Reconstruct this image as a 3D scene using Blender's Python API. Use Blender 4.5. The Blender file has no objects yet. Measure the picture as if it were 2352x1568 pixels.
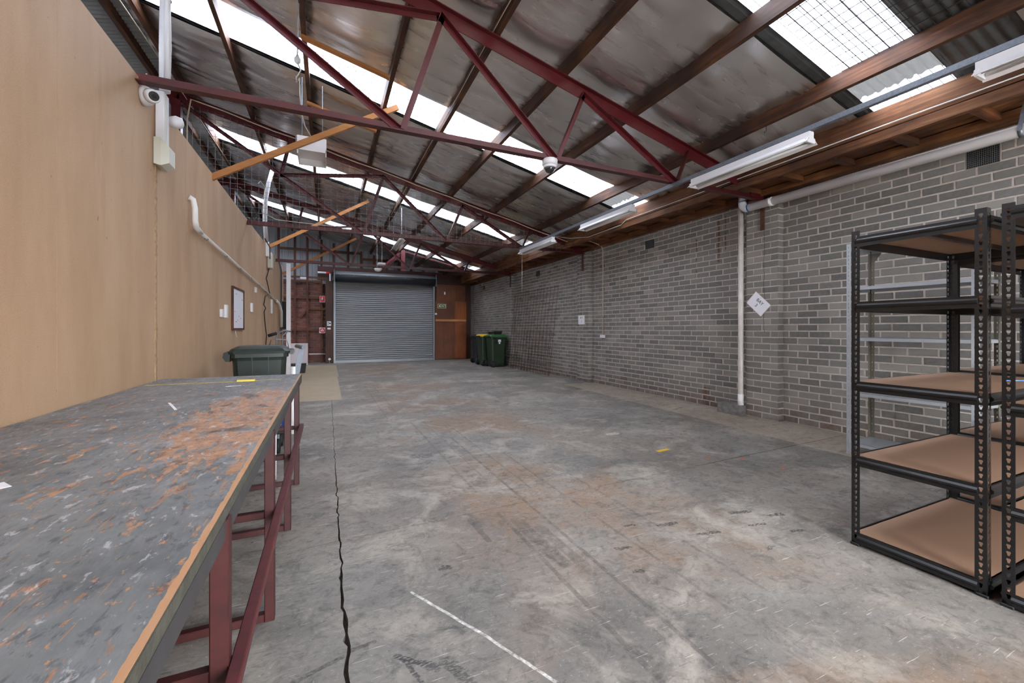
import bpy, bmesh, math, random
from mathutils import Vector, Matrix, noise
R = math.radians
PI = math.pi
C = bpy.context.scene.collection
S = bpy.context.scene
random.seed(7)

# ------------------------------------------------------------------ camera, world, lights
CAM_H = 1.25
cd = bpy.data.cameras.new('camera'); cam = bpy.data.objects.new('camera', cd); C.objects.link(cam)
cam.location = (0, 0, CAM_H); cam.rotation_euler = (R(90), 0, R(-24.097))
cd.sensor_width = 36; cd.lens = 948 / 2352 * 36; cd.shift_y = -29 / 2352; cd.clip_start = .02; cd.clip_end = 200
S.camera = cam
S.view_settings.view_transform = 'Standard'; S.view_settings.look = 'None'
S.view_settings.gamma = 1; S.view_settings.use_curve_mapping = False
S.view_settings.exposure = 2.35
S.cycles.max_bounces = 6; S.cycles.diffuse_bounces = 4; S.cycles.glossy_bounces = 3
S.cycles.use_adaptive_sampling = True; S.cycles.adaptive_threshold = .03; S.cycles.adaptive_min_samples = 16
S.cycles.transmission_bounces = 4; S.cycles.transparent_max_bounces = 8
S.cycles.caustics_reflective = False; S.cycles.caustics_refractive = False
S.cycles.sample_clamp_indirect = 6; S.cycles.use_denoising = True

SKY = 10.0
w = bpy.data.worlds.new('world'); S.world = w; w.use_nodes = True
nt = w.node_tree; nt.nodes.clear()
wo = nt.nodes.new('ShaderNodeOutputWorld'); bg = nt.nodes.new('ShaderNodeBackground')
tc = nt.nodes.new('ShaderNodeTexCoord'); sx = nt.nodes.new('ShaderNodeSeparateXYZ'); cr = nt.nodes.new('ShaderNodeValToRGB')
nt.links.new(tc.outputs['Generated'], sx.inputs[0]); nt.links.new(sx.outputs['Z'], cr.inputs[0])
cr.color_ramp.elements[0].position = 0.0; cr.color_ramp.elements[0].color = (.30, .31, .32, 1)
cr.color_ramp.elements[1].position = 1.0; cr.color_ramp.elements[1].color = (.96, .98, 1.0, 1)
e = cr.color_ramp.elements.new(.02); e.color = (.72, .75, .80, 1)
nt.links.new(cr.outputs[0], bg.inputs[0]); bg.inputs[1].default_value = SKY
nt.links.new(bg.outputs[0], wo.inputs[0])

SLOPE = .24
def zr(a, x): return a - SLOPE * x           # height of a sloping roof plane
SKYL = [(-2.2, -1.5), (1.70, 2.39), (5.58, 6.34), (9.58, 10.36), (14.2, 15.0)]  # first strip lies unseen behind the camera, added for its light
def portal(loc, rot, sx_, sy_):
    l = bpy.data.lights.new('sky_portal', 'AREA'); l.shape = 'RECTANGLE'; l.size = sx_; l.size_y = sy_
    l.cycles.is_portal = True
    o = bpy.data.objects.new('sky_portal', l); C.objects.link(o); o.location = loc; o.rotation_euler = rot
for (y0, y1) in SKYL:
    portal((1.6, (y0 + y1) / 2, zr(4.78, 1.6)), (0, math.atan(SLOPE), 0), 7.9, y1 - y0)
portal((2.2, -3.35, 1.5), (R(90), 0, R(180)), 2.6, 2.9)  # portal for the unseen doorway added behind the camera
REAR_FILL = [(-2.6, -.9), (1.0, 2.7), (4.8, 6.6), (8.6, 10.4), (12.6, 14.4)]  # unseen roof strips over the far bay, added as extra fill light
for (y0, y1) in REAR_FILL:
    portal((-5.2, (y0 + y1) / 2, 5.30 + SLOPE * (-5.2 + 2.25)), (0, -math.atan(SLOPE), 0), 3.3, y1 - y0)

# ------------------------------------------------------------------ materials
class NT:
    def __init__(s, name):
        s.m = bpy.data.materials.new(name); s.m.use_nodes = True
        s.t = s.m.node_tree; s.b = s.t.nodes['Principled BSDF']; s.out = s.t.nodes['Material Output']
    def n(s, typ, **kw):
        n = s.t.nodes.new(typ)
        for k, v in kw.items(): setattr(n, k, v)
        return n
    def l(s, a, b): s.t.links.new(a, b)
    def pos(s, scale=(1, 1, 1), rotz=0, loc=(0, 0, 0)):
        g = s.n('ShaderNodeNewGeometry'); m = s.n('ShaderNodeMapping'); s.l(g.outputs['Position'], m.inputs[0])
        m.inputs['Scale'].default_value = scale; m.inputs['Rotation'].default_value = (0, 0, rotz); m.inputs['Location'].default_value = loc
        return m.outputs[0]
    def noise(s, scale, detail=4, rough=.6, vec=None, dist=0):
        n = s.n('ShaderNodeTexNoise'); n.inputs['Scale'].default_value = scale; n.inputs['Detail'].default_value = detail
        n.inputs['Roughness'].default_value = rough; n.inputs['Distortion'].default_value = dist
        if vec is not None: s.l(vec, n.inputs['Vector'])
        return n.outputs[0]
    def ramp(s, fac, stops):
        r = s.n('ShaderNodeValToRGB'); s.l(fac, r.inputs[0]); els = r.color_ramp.elements
        while len(els) < len(stops): els.new(.5)
        for e_, (p, c) in zip(els, stops):
            e_.position = p; e_.color = (c, c, c, 1) if isinstance(c, (int, float)) else (*c, 1)
        return r.outputs[0]
    def mix(s, fac, a, b, typ='MIX'):
        m = s.n('ShaderNodeMix', data_type='RGBA', blend_type=typ)
        for sock, v in ((m.inputs[0], fac), (m.inputs[6], a), (m.inputs[7], b)):
            if isinstance(v, (int, float)): sock.default_value = v
            elif isinstance(v, tuple): sock.default_value = (*v, 1)
            else: s.l(v, sock)
        return m.outputs[2]
    def math(s, op, a, b=None, c=None, clamp=False):
        m = s.n('ShaderNodeMath', operation=op, use_clamp=clamp)
        for i, v in enumerate((a, b, c)):
            if v is None: continue
            if isinstance(v, (int, float)): m.inputs[i].default_value = v
            else: s.l(v, m.inputs[i])
        return m.outputs[0]
    def bump(s, h, strength=.3, dist=.01, nrm=None):
        b = s.n('ShaderNodeBump'); b.inputs['Strength'].default_value = strength; b.inputs['Distance'].default_value = dist
        s.l(h, b.inputs['Height'])
        if nrm is not None: s.l(nrm, b.inputs['Normal'])
        s.l(b.outputs[0], s.b.inputs['Normal']); return b.outputs[0]
    def col(s, c):
        if isinstance(c, tuple): s.b.inputs['Base Color'].default_value = (*c, 1)
        else: s.l(c, s.b.inputs['Base Color'])
    def rough(s, v):
        if isinstance(v, (int, float)): s.b.inputs['Roughness'].default_value = v
        else: s.l(v, s.b.inputs['Roughness'])
    def metal(s, v): s.b.inputs['Metallic'].default_value = v

M = {}
def srgb(r, g, b):
    f = lambda v: (v / 255 / 12.92) if v / 255 <= .04045 else ((v / 255 + .055) / 1.055) ** 2.4
    return (f(r), f(g), f(b))
def plain(name, c, rough=.5, metal=0, var=.12, scale=18, bump=0, bscale=60, spec=None):
    t = NT(name)
    v = t.noise(scale, 4, .6, t.pos())
    a = tuple(x * (1 - var) for x in c); b = tuple(min(1, x * (1 + var)) for x in c)
    t.col(t.ramp(v, [(.3, a), (.7, b)])); t.rough(rough); t.metal(metal)
    if bump: t.bump(t.noise(bscale, 3, .6, t.pos()), bump, .003)
    if spec is not None: t.b.inputs['Specular IOR Level'].default_value = spec
    M[name] = t.m; return t
def wood(name, dark, mid, light, axis='Y', rough=.65, stretch=14, scale=1.6, bump=.4):
    t = NT(name); sc = {'X': (1, stretch, stretch), 'Y': (stretch, 1, stretch), 'Z': (stretch, stretch, 1)}[axis]
    p = t.pos(sc); f = t.noise(scale, 6, .65, p, .6); g = t.noise(.9, 3, .6, t.pos((1.5, 1.5, 1.5)))
    c = t.ramp(f, [(.25, dark), (.5, mid), (.75, light)])
    c = t.mix(t.ramp(g, [(.35, 0.0), (.62, .85)]), c, dark)
    t.col(c); t.rough(rough); t.bump(f, bump, .004); M[name] = t.m
    return t

plain('red_steel', srgb(88, 24, 28), .42, 0, .2, 9, .08)
t = NT('red_steel_worn'); f = t.noise(26, 5, .7, t.pos()); g = t.noise(5, 3, .6, t.pos())
t.col(t.mix(t.ramp(f, [(.62, 0.0), (.7, .8)]), t.ramp(g, [(.3, srgb(62, 20, 19)), (.7, srgb(88, 28, 27))]), srgb(52, 36, 34))); t.rough(.45); M['red_steel_worn'] = t.m
wood('old_timber', srgb(38, 24, 16), srgb(96, 58, 34), srgb(150, 96, 58))
wood('old_timber_orange', srgb(66, 36, 18), srgb(128, 80, 44), srgb(176, 128, 84), 'Y')
wood('old_timber_x', srgb(56, 32, 18), srgb(112, 66, 36), srgb(158, 100, 58), 'X')
wood('stud_timber', srgb(52, 26, 16), srgb(104, 52, 28), srgb(140, 78, 42), 'Z')
wood('new_timber', srgb(176, 112, 58), srgb(196, 134, 76), srgb(212, 154, 98), 'X', .55, 10, 2.2, .1)
wood('panel_veneer', srgb(84, 42, 20), srgb(112, 60, 28), srgb(134, 74, 36), 'Z', .5, 22, 1.5, .1)
wood('panel_veneer_light', srgb(110, 54, 20), srgb(148, 78, 32), srgb(170, 94, 44), 'Z', .45, 22, 1.5, .1)
wood('dark_board', srgb(50, 28, 18), srgb(78, 44, 28), srgb(92, 56, 36), 'Z', .6, 18, 1.4, .1)
plain('galv', srgb(128, 133, 140), .42, .75, .18, 60)
plain('pvc', srgb(240, 237, 235), .3, 0, .04, 5)
plain('pvc_dirty', srgb(208, 200, 192), .4, 0, .12, 9)
plain('white_paint', srgb(226, 224, 226), .4, 0, .03, 6)
plain('cream_plastic', srgb(206, 204, 190), .35, 0, .03, 6)
plain('black_steel', srgb(26, 26, 27), .30, .0, .15, 20, .12, 400)
plain('black_plastic', srgb(22, 24, 24), .45)
plain('rubber', srgb(18, 18, 18), .7)
plain('shelf_grey', srgb(168, 172, 176), .4, .3, .05)
plain('shelf_olive', srgb(112, 108, 96), .4, .3, .1)
t = plain('mdf_shelf', srgb(154, 121, 98), .6, 0, .06, 300)
plain('galv_dark', srgb(96, 98, 98), .5, .6, .25, 7)
plain('corr_paint', srgb(146, 150, 150), .5, .2, .1, 2)
plain('corr_back', srgb(168, 172, 178), .5, .1, .1, 2)
plain('door_grey', srgb(136, 137, 139), .36, .3, .04, 3)
plain('door_black', srgb(40, 43, 46), .4, .1, .08)
plain('lid_yellow', srgb(235, 190, 40), .4)
plain('lid_green', srgb(52, 104, 54), .4, 0, .15, 30)
plain('bin_green', srgb(34, 52, 34), .38, 0, .1, 8)
plain('bin_dark_green', srgb(30, 40, 34), .34, 0, .2, 10)
plain('bin_charcoal', srgb(38, 44, 46), .4, 0, .1, 8)
plain('blue_plastic', srgb(24, 52, 116), .4)
plain('blue_pen', srgb(90, 130, 210), .3)
plain('cable_cream', srgb(206, 190, 164), .5)
plain('cable_white', srgb(225, 222, 220), .4)
plain('cable_black', srgb(28, 28, 30), .5)
plain('rope', srgb(196, 186, 172), .8)
plain('rebar', srgb(92, 60, 44), .75, .2, .35, 14)
plain('mesh_wire', srgb(120, 120, 120), .5, .2, .1)
plain('mesh_black', srgb(34, 38, 36), .6, .2, .1)
plain('paper', srgb(232, 230, 236), .6, 0, .02)
plain('paper_edge', srgb(224, 208, 186), .6, 0, .02)
plain('sign_red', srgb(206, 24, 34), .4, 0, .02)
plain('sign_green', srgb(18, 62, 32), .4, 0, .02)
plain('sign_cream', srgb(216, 222, 180), .4, 0, .02)
plain('ink', srgb(36, 48, 46), .5, 0, .02)
plain('ink_blue', srgb(60, 110, 160), .5, 0, .02)
plain('tape_yellow', srgb(222, 178, 44), .45, 0, .06)
plain('tape_measure', srgb(224, 200, 70), .45, 0, .06)
plain('mortar_pale', srgb(186, 176, 167), .9, 0, .12, 24, .5, 120)
plain('mortar_dark', srgb(122, 112, 106), .9, 0, .2, 24, .5, 120)
plain('crack_dirt', srgb(70, 56, 46), .95, 0, .4, 40, .8, 60)
plain('mdf_floor', srgb(168, 152, 126), .6, 0, .08, 3)
plain('board_grey', srgb(178, 166, 166), .6, 0, .04)
plain('outside_concrete', srgb(150, 150, 148), .9)
plain('block_concrete', srgb(118, 114, 110), .9, 0, .3, 16, .9, 40)
plain('green_cloth', srgb(26, 76, 58), .6)
plain('dark_void', srgb(14, 13, 12), .9)
plain('louvre_grey', srgb(150, 148, 140), .5)
plain('glue_blue', srgb(40, 110, 170), .4)
plain('paint_orange', srgb(196, 92, 40), .6)

# foil
t = NT('foil'); p = t.pos((.8, 7, 1)); a = t.noise(1.6, 2, .4, p, .2); b_ = t.noise(16, 2, .5, t.pos((1, .7, 1)))
cc = t.noise(1.1, 3, .5, t.pos())
t.col(t.ramp(cc, [(.35, srgb(206, 200, 194)), (.65, srgb(236, 232, 228))])); t.metal(.92)
t.rough(t.ramp(a, [(.3, .24), (.7, .36)]))
n1 = t.n('ShaderNodeBump'); n1.inputs['Strength'].default_value = .25; n1.inputs['Distance'].default_value = .02; t.l(a, n1.inputs['Height'])
t.bump(b_, .16, .004, n1.outputs[0]); M['foil'] = t.m

# translucent skylight sheet
t = NT('skylight_sheet'); t.t.nodes.remove(t.b)
g = t.n('ShaderNodeNewGeometry'); sp = t.n('ShaderNodeSeparateXYZ'); t.l(g.outputs['Position'], sp.inputs[0])
wv = t.noise(3, 3, .5, t.pos((1, 5, 1)))
xx = t.math('MULTIPLY_ADD', wv, .10, sp.outputs[0])
band = t.math('MULTIPLY', t.math('GREATER_THAN', xx, 4.62), t.math('LESS_THAN', xx, 4.92))
tr = t.n('ShaderNodeBsdfTransparent'); tl = t.n('ShaderNodeBsdfTranslucent'); gl = t.n('ShaderNodeBsdfDiffuse')
rib = t.math('GREATER_THAN', t.math('ABSOLUTE', t.math('SUBTRACT', t.math('FRACT', t.math('DIVIDE', sp.outputs[1], .0762)), .5)), .43)  # corrugation shading painted into the sheet as dark lines along the ribs
bandn = t.math('MULTIPLY', band, t.ramp(t.noise(22, 3, .6, t.pos((1, 3, 1))), [(.3, .985), (.5, 1.0)]))
t.l(t.mix(bandn, t.mix(rib, srgb(178, 182, 192), srgb(30, 31, 34)), srgb(26, 26, 26)), tr.inputs[0])
t.l(t.mix(band, t.mix(rib, (.10, .105, .12), (.008, .008, .009)), (.008, .008, .008)), tl.inputs[0])
gl.inputs[0].default_value = (.8, .8, .82, 1)
m1 = t.n('ShaderNodeMixShader'); m1.inputs[0].default_value = .55; t.l(tr.outputs[0], m1.inputs[1]); t.l(tl.outputs[0], m1.inputs[2])
m2 = t.n('ShaderNodeMixShader'); m2.inputs[0].default_value = .12; t.l(m1.outputs[0], m2.inputs[1]); t.l(gl.outputs[0], m2.inputs[2])
t.l(m2.outputs[0], t.out.inputs[0]); M['skylight_sheet'] = t.m

# partition board
t = NT('partition_board'); p = t.pos((1, 1, .25)); a = t.noise(2.2, 5, .6, p); b_ = t.noise(160, 2, .5, t.pos())
c = t.ramp(a, [(.3, srgb(168, 134, 102)), (.5, srgb(182, 149, 117)), (.75, srgb(193, 163, 133))])
c = t.mix(.10, c, t.ramp(b_, [(.35, srgb(150, 110, 74)), (.65, srgb(230, 196, 158))]))
st = t.noise(5, 4, .7, t.pos((1, 1, .12), 0, (3, 1, 0))); c = t.mix(t.ramp(st, [(.62, 0.0), (.8, .35)]), c, srgb(150, 112, 76))
sk = t.noise(34, 2, .5, t.pos((1, 1, .5))); c = t.mix(t.ramp(sk, [(.76, 0.0), (.78, .7)]), c, srgb(96, 72, 54))
t.col(c); t.rough(.62); t.bump(b_, .05, .002); M['partition_board'] = t.m
plain('patch_strip', srgb(168, 138, 106), .8, 0, .3, 30, .8, 60)

# brick with per-brick tone
def brickmat(name, stops, stain, rough=.88):
    t = NT(name); at = t.n('ShaderNodeAttribute', attribute_name='tone')
    c = t.ramp(at.outputs['Fac'], stops)
    f = t.noise(30, 4, .7, t.pos()); c = t.mix(t.ramp(f, [(.3, .0), (.75, .35)]), c, stops[-1][1])
    dk = t.noise(1.0, 3, .6, t.pos((1, 1, 1.6))); c = t.mix(t.ramp(dk, [(.45, .0), (.75, .45)]), c, stops[0][1])
    pit = t.noise(70, 2, .5, t.pos()); c = t.mix(t.ramp(pit, [(.72, .0), (.76, .75)]), c, srgb(40, 38, 36))
    if stain:
        g = t.n('ShaderNodeNewGeometry'); s_ = t.n('ShaderNodeSeparateXYZ'); t.l(g.outputs['Position'], s_.inputs[0])
        low = t.math('MULTIPLY', t.ramp(s_.outputs[2], [(0.0, 1.0), (.30, .0)]), t.ramp(t.noise(5, 4, .7, t.pos()), [(.35, 0.0), (.7, 1.0)]))
        c = t.mix(t.math('MULTIPLY', low, .85), c, srgb(96, 66, 42))
        for (yc, wd, z0, z1) in ((4.62, .035, 2.30, 3.0), (4.50, .02, 2.45, 3.0), (5.05, .022, 2.1, 2.75), (4.85, .10, .0, .30), (8.33, .018, .3, 2.9), (12.6, .02, 1.6, 2.8)):
            d = t.math('ABSOLUTE', t.math('SUBTRACT', t.math('MULTIPLY_ADD', t.noise(9, 2, .5, t.pos()), .03, s_.outputs[1]), yc + .015))
            m_ = t.math('MULTIPLY', t.math('SUBTRACT', 1.0, t.math('DIVIDE', d, wd), clamp=True), t.math('MULTIPLY', t.math('GREATER_THAN', s_.outputs[2], z0), t.math('LESS_THAN', s_.outputs[2], z1)))
            m_ = t.math('MULTIPLY', m_, t.ramp(t.noise(14, 3, .6, t.pos((1, 1, .4))), [(.35, .0), (.55, 1.0)]))
            c = t.mix(m_, c, srgb(96, 52, 24))
    t.col(c); t.rough(rough); t.bump(t.noise(90, 4, .7, t.pos()), .35, .003); M[name] = t.m
brickmat('grey_brick', [(0.0, srgb(96, 94, 91)), (.5, srgb(121, 118, 114)), (1.0, srgb(150, 145, 138))], True)
brickmat('red_brick', [(0.0, srgb(70, 46, 44)), (.5, srgb(112, 68, 56)), (1.0, srgb(150, 94, 78))], False)

# floor concrete
def floor_mat(name, base_lo, base_hi, marks=True):
    t = NT(name)
    g = t.n('ShaderNodeNewGeometry'); s_ = t.n('ShaderNodeSeparateXYZ'); t.l(g.outputs['Position'], s_.inputs[0])
    X, Y = s_.outputs[0], s_.outputs[1]
    a = t.noise(.9, 5, .62, t.pos((1, 1.3, 1)), .4)
    c = t.ramp(a, [(.30, base_lo), (.68, base_hi)])
    b1 = t.noise(.8, 4, .6, t.pos((1, 1, 1), 0, (7, 3, 0)), .5)
    b1 = t.math('MULTIPLY', t.ramp(b1, [(.40, .0), (.58, 1.0)]), t.ramp(t.noise(9, 4, .7, t.pos()), [(.3, .25), (.7, 1.0)]))
    near = t.ramp(t.math('ABSOLUTE', t.math('SUBTRACT', X, 1.6)), [(.6, 1.0), (1.0, .25)])
    c = t.mix(t.math('MULTIPLY', t.math('MULTIPLY', b1, .8), near), c, srgb(148, 114, 84))
    # pale worn paste, dark smears
    w1 = t.noise(1.7, 5, .7, t.pos((1, 1, 1), 0, (1, 9, 0)), .6)
    c = t.mix(t.ramp(w1, [(.50, .0), (.66, .75)]), c, srgb(176, 166, 155))
    d1 = t.noise(3.6, 6, .72, t.pos((.7, 1.8, 1), R(20), (4, 2, 0)), 1.0)
    d2 = t.noise(.55, 3, .6, t.pos((1, 1, 1), 0, (11, 5, 0)))
    dk = t.math('MULTIPLY', t.ramp(d1, [(.56, .0), (.66, 1.0)]), t.ramp(d2, [(.42, .1), (.62, 1.0)]))
    c = t.mix(t.math('MULTIPLY', dk, .72), c, srgb(64, 62, 61))
    d3 = t.noise(15, 5, .75, t.pos((.7, 1.5, 1), R(-30)), 1.2)
    c = t.mix(t.math('MULTIPLY', t.ramp(d3, [(.63, .0), (.68, .9)]), t.ramp(d2, [(.36, .2), (.58, 1.0)])), c, srgb(50, 50, 50))
    sp = t.noise(75, 3, .6, t.pos()); c = t.mix(t.ramp(sp, [(.66, .0), (.74, .5)]), c, srgb(92, 88, 84))
    c = t.mix(t.ramp(sp, [(.28, .4), (.36, .0)]), c, srgb(208, 204, 198))
    # scratches in two directions
    for (rz, loc, lo, col_, amt) in ((R(8), (0, 0, 0), .70, srgb(214, 208, 200), .6), (R(62), (5, 1, 0), .71, srgb(210, 202, 194), .5), (R(-4), (2, 8, 0), .69, srgb(84, 80, 78), .5)):
        q = t.noise(5, 2, .5, t.pos((1.2, 26, 1), rz, loc), .25); c = t.mix(t.ramp(q, [(lo, .0), (lo + .03, amt)]), c, col_)
    if marks:
        def seg(ax, ay, bx, by, wd, col_, amt, rag=.02, nsc=11):
            nonlocal c
            nx = t.math('MULTIPLY_ADD', t.noise(nsc, 3, .6, t.pos()), rag, X); ny = t.math('MULTIPLY_ADD', t.noise(nsc, 3, .6, t.pos((1, 1, 1), 0, (9, 9, 0))), rag, Y)
            dx, dy = bx - ax, by - ay; L2 = dx * dx + dy * dy
            px = t.math('SUBTRACT', nx, ax + rag / 2); py = t.math('SUBTRACT', ny, ay + rag / 2)
            h = t.math('DIVIDE', t.math('ADD', t.math('MULTIPLY', px, dx), t.math('MULTIPLY', py, dy)), L2, clamp=True)
            ex = t.math('SUBTRACT', px, t.math('MULTIPLY', h, dx)); ey = t.math('SUBTRACT', py, t.math('MULTIPLY', h, dy))
            d = t.math('SQRT', t.math('ADD', t.math('MULTIPLY', ex, ex), t.math('MULTIPLY', ey, ey)))
            k = t.math('SUBTRACT', 1.0, t.math('DIVIDE', d, wd), clamp=True); k = t.math('MULTIPLY', k, 3.0, clamp=True)
            k = t.math('MULTIPLY', k, t.ramp(t.noise(70, 4, .7, t.pos((.6, 1.6, 1), R(20))), [(.42, .0), (.52, 1.0)]) if nsc >= 20 else t.ramp(t.noise(9 if amt < .6 else 28, 5, .75, t.pos()), [(.36, .05), (.58, 1.0)]))
            c = t.mix(t.math('MULTIPLY', k, amt), c, col_)
        D = srgb(70, 66, 62); Wt = srgb(232, 226, 220)
        seg(.364, 1.983, .571, 1.612, .008, Wt, .9, .012); seg(.571, 1.612, .741, 1.265, .008, Wt, .9, .012)
        for (xa, ya, yb, wd, amt) in ((1.06, 2.60, 1.1, .016, .45), (1.30, 4.6, 1.0, .014, .5), (.85, 2.6, 2.28, .022, .5), (1.13, 2.45, 1.9, .05, .5), (1.22, 2.3, 1.85, .04, .45),
                              (1.02, 5.6, 3.0, .014, .4), (1.18, 5.6, 3.2, .01, .35), (1.44, 5.4, 2.9, .012, .35), (1.62, 3.9, 1.2, .012, .35), (1.9, 3.4, 1.3, .012, .3), (.74, 9.5, 5.9, .012, .3), (.92, 9.8, 6.1, .012, .3)):
            seg(xa, ya, xa + .02, yb, wd, D, amt, .01)
        seg(.80, 4.08, .88, 4.05, .085, srgb(84, 84, 90), .85, .05, 8)      # round dark patch
        seg(.05, 1.70, -.18, 1.62, .012, D, .8); seg(.08, 1.72, .17, 1.73, .012, D, .8)
        seg(.24, 1.62, .33, 1.54, .014, srgb(54, 54, 54), .85, .03, 20); seg(.33, 1.54, .37, 1.50, .022, srgb(64, 64, 66), .8, .03, 20)
        seg(.26, 1.60, .31, 1.45, .012, srgb(58, 58, 58), .8, .03, 24); seg(.41, 1.52, .47, 1.36, .03, srgb(66, 64, 62), .7, .06, 24)
        for (mx, my, r_, l_) in ((1.93, 2.02, .02, .12), (2.05, 1.83, .014, .16), (1.72, 2.10, .012, .08), (2.5, 1.95, .02, .14), (2.7, 1.82, .02, .10), (2.45, 1.78, .014, .12), (2.62, 1.62, .016, .08), (1.5, 1.9, .018, .08), (1.45, 1.68, .02, .04), (.55, 2.12, .03, .03)):
            seg(mx, my, mx + l_, my - l_ * .2, r_, srgb(48, 48, 48), .85, .05, 26)
        seg(3.05, 4.0, 3.15, 4.0, .05, srgb(214, 208, 200), .7, .06)
        seg(1.15, 4.6, 1.32, 3.75, .05, srgb(110, 108, 108), .4, .08)
    mo = t.noise(11, 6, .75, t.pos((1, 1, 1), 0, (2, 2, 0)), .8); c = t.mix(.8, c, t.mix(1.0, c, t.ramp(mo, [(.30, .42), (.5, 1.0), (.72, 1.0)]), 'MULTIPLY'))
    m3 = t.noise(34, 5, .75, t.pos((.8, 1.4, 1), R(15), (6, 2, 0)), .5); c = t.mix(.6, c, t.mix(1.0, c, t.ramp(m3, [(.3, .5), (.48, 1.0), (.72, 1.0)]), 'MULTIPLY'))
    c = t.mix(t.ramp(m3, [(.60, .0), (.72, .45)]), c, srgb(186, 178, 168))
    t.col(c); t.rough(t.ramp(a, [(.3, .55), (.7, .75)])); t.b.inputs['Specular IOR Level'].default_value = .35
    t.bump(t.noise(55, 4, .7, t.pos()), .18, .003); M[name] = t.m
floor_mat('concrete', srgb(104, 100, 95), srgb(150, 144, 137))
floor_mat('concrete_strip', srgb(146, 132, 116), srgb(176, 164, 148), False)

# bench top paint, worn to the board
t = NT('bench_paint'); g = t.n('ShaderNodeNewGeometry'); s_ = t.n('ShaderNodeSeparateXYZ'); t.l(g.outputs['Position'], s_.inputs[0])
X, Y = s_.outputs[0], s_.outputs[1]
a = t.noise(2.4, 5, .6, t.pos((1, .8, 1)), .3); c = t.ramp(a, [(.3, srgb(88, 92, 94)), (.5, srgb(112, 116, 118)), (.75, srgb(136, 137, 137))])
st = t.noise(7, 4, .7, t.pos((3.2, .9, 1), R(-12)), .4)
ex = t.math('DIVIDE', t.math('SUBTRACT', X, -.36), .27); ey = t.math('DIVIDE', t.math('SUBTRACT', Y, 2.35), 1.15)
rr = t.math('SQRT', t.math('ADD', t.math('MULTIPLY', ex, ex), t.math('MULTIPLY', ey, ey)))
near = t.ramp(rr, [(.55, 1.0), (1.0, .30)])
far_ = t.ramp(rr, [(.9, 1.0), (1.0, .0)])
c = t.mix(t.math('MULTIPLY', t.ramp(t.noise(10, 5, .7, t.pos((1, 1, 1), 0, (5, 5, 0))), [(.45, .0), (.6, .75)]), t.ramp(rr, [(.7, 1.0), (1.0, .25)])), c, srgb(158, 156, 158))
wear = t.math('ADD', st, t.math('MULTIPLY', near, .27))
c = t.mix(t.ramp(wear, [(.67, .0), (.72, .9)]), c, t.ramp(t.noise(22, 4, .7, t.pos()), [(.3, srgb(150, 104, 74)), (.7, srgb(198, 154, 120))]))
dkp = t.noise(4.5, 5, .7, t.pos((1.6, 1.0, 1), 0, (2, 7, 0)), .5)
c = t.mix(t.math('MULTIPLY', t.ramp(dkp, [(.55, .0), (.63, .85)]), t.ramp(rr, [(.6, 1.0), (1.0, .35)])), c, srgb(66, 66, 70))
fl = t.noise(46, 4, .7, t.pos((1, .6, 1)), .4); c = t.mix(t.ramp(fl, [(.62, .0), (.66, .85)]), c, srgb(196, 138, 92))
fl2 = t.noise(38, 4, .7, t.pos((1.2, .5, 1), 0, (3, 3, 0)), .4); c = t.mix(t.ramp(fl2, [(.55, .0), (.64, .6)]), c, srgb(58, 64, 72))
fl3 = t.noise(30, 4, .7, t.pos((1.1, .5, 1), 0, (8, 3, 0)), .4); c = t.mix(t.ramp(fl3, [(.60, .0), (.66, .6)]), c, srgb(206, 204, 206))
scr = t.noise(4, 2, .5, t.pos((22, 1.2, 1), R(35)), .3); c = t.mix(t.ramp(scr, [(.70, .0), (.72, .6)]), c, srgb(182, 128, 88))
edge = t.math('ADD', X, t.math('MULTIPLY', t.noise(20, 3, .6, t.pos()), .012)); c = t.mix(t.math('GREATER_THAN', edge, -.2225), c, srgb(190, 144, 106))
t.col(c); t.rough(t.ramp(st, [(.4, .38), (.65, .7)])); t.b.inputs['Specular IOR Level'].default_value = .4
t.bump(wear, .3, .003); M['bench_paint'] = t.m
plain('bench_edge', srgb(74, 72, 62), .7, 0, .35, 40, .5, 80)
plain('bench_angle', srgb(74, 72, 73), .45, .4, .2, 20)
t = NT('dome_glass'); t.col((.02, .02, .022)); t.rough(.05); t.b.inputs['Coat Weight'].default_value = 1; M['dome_glass'] = t.m
t = NT('tube_glass'); t.col((.85, .86, .85)); t.rough(.15); M['tube_glass'] = t.m

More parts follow.
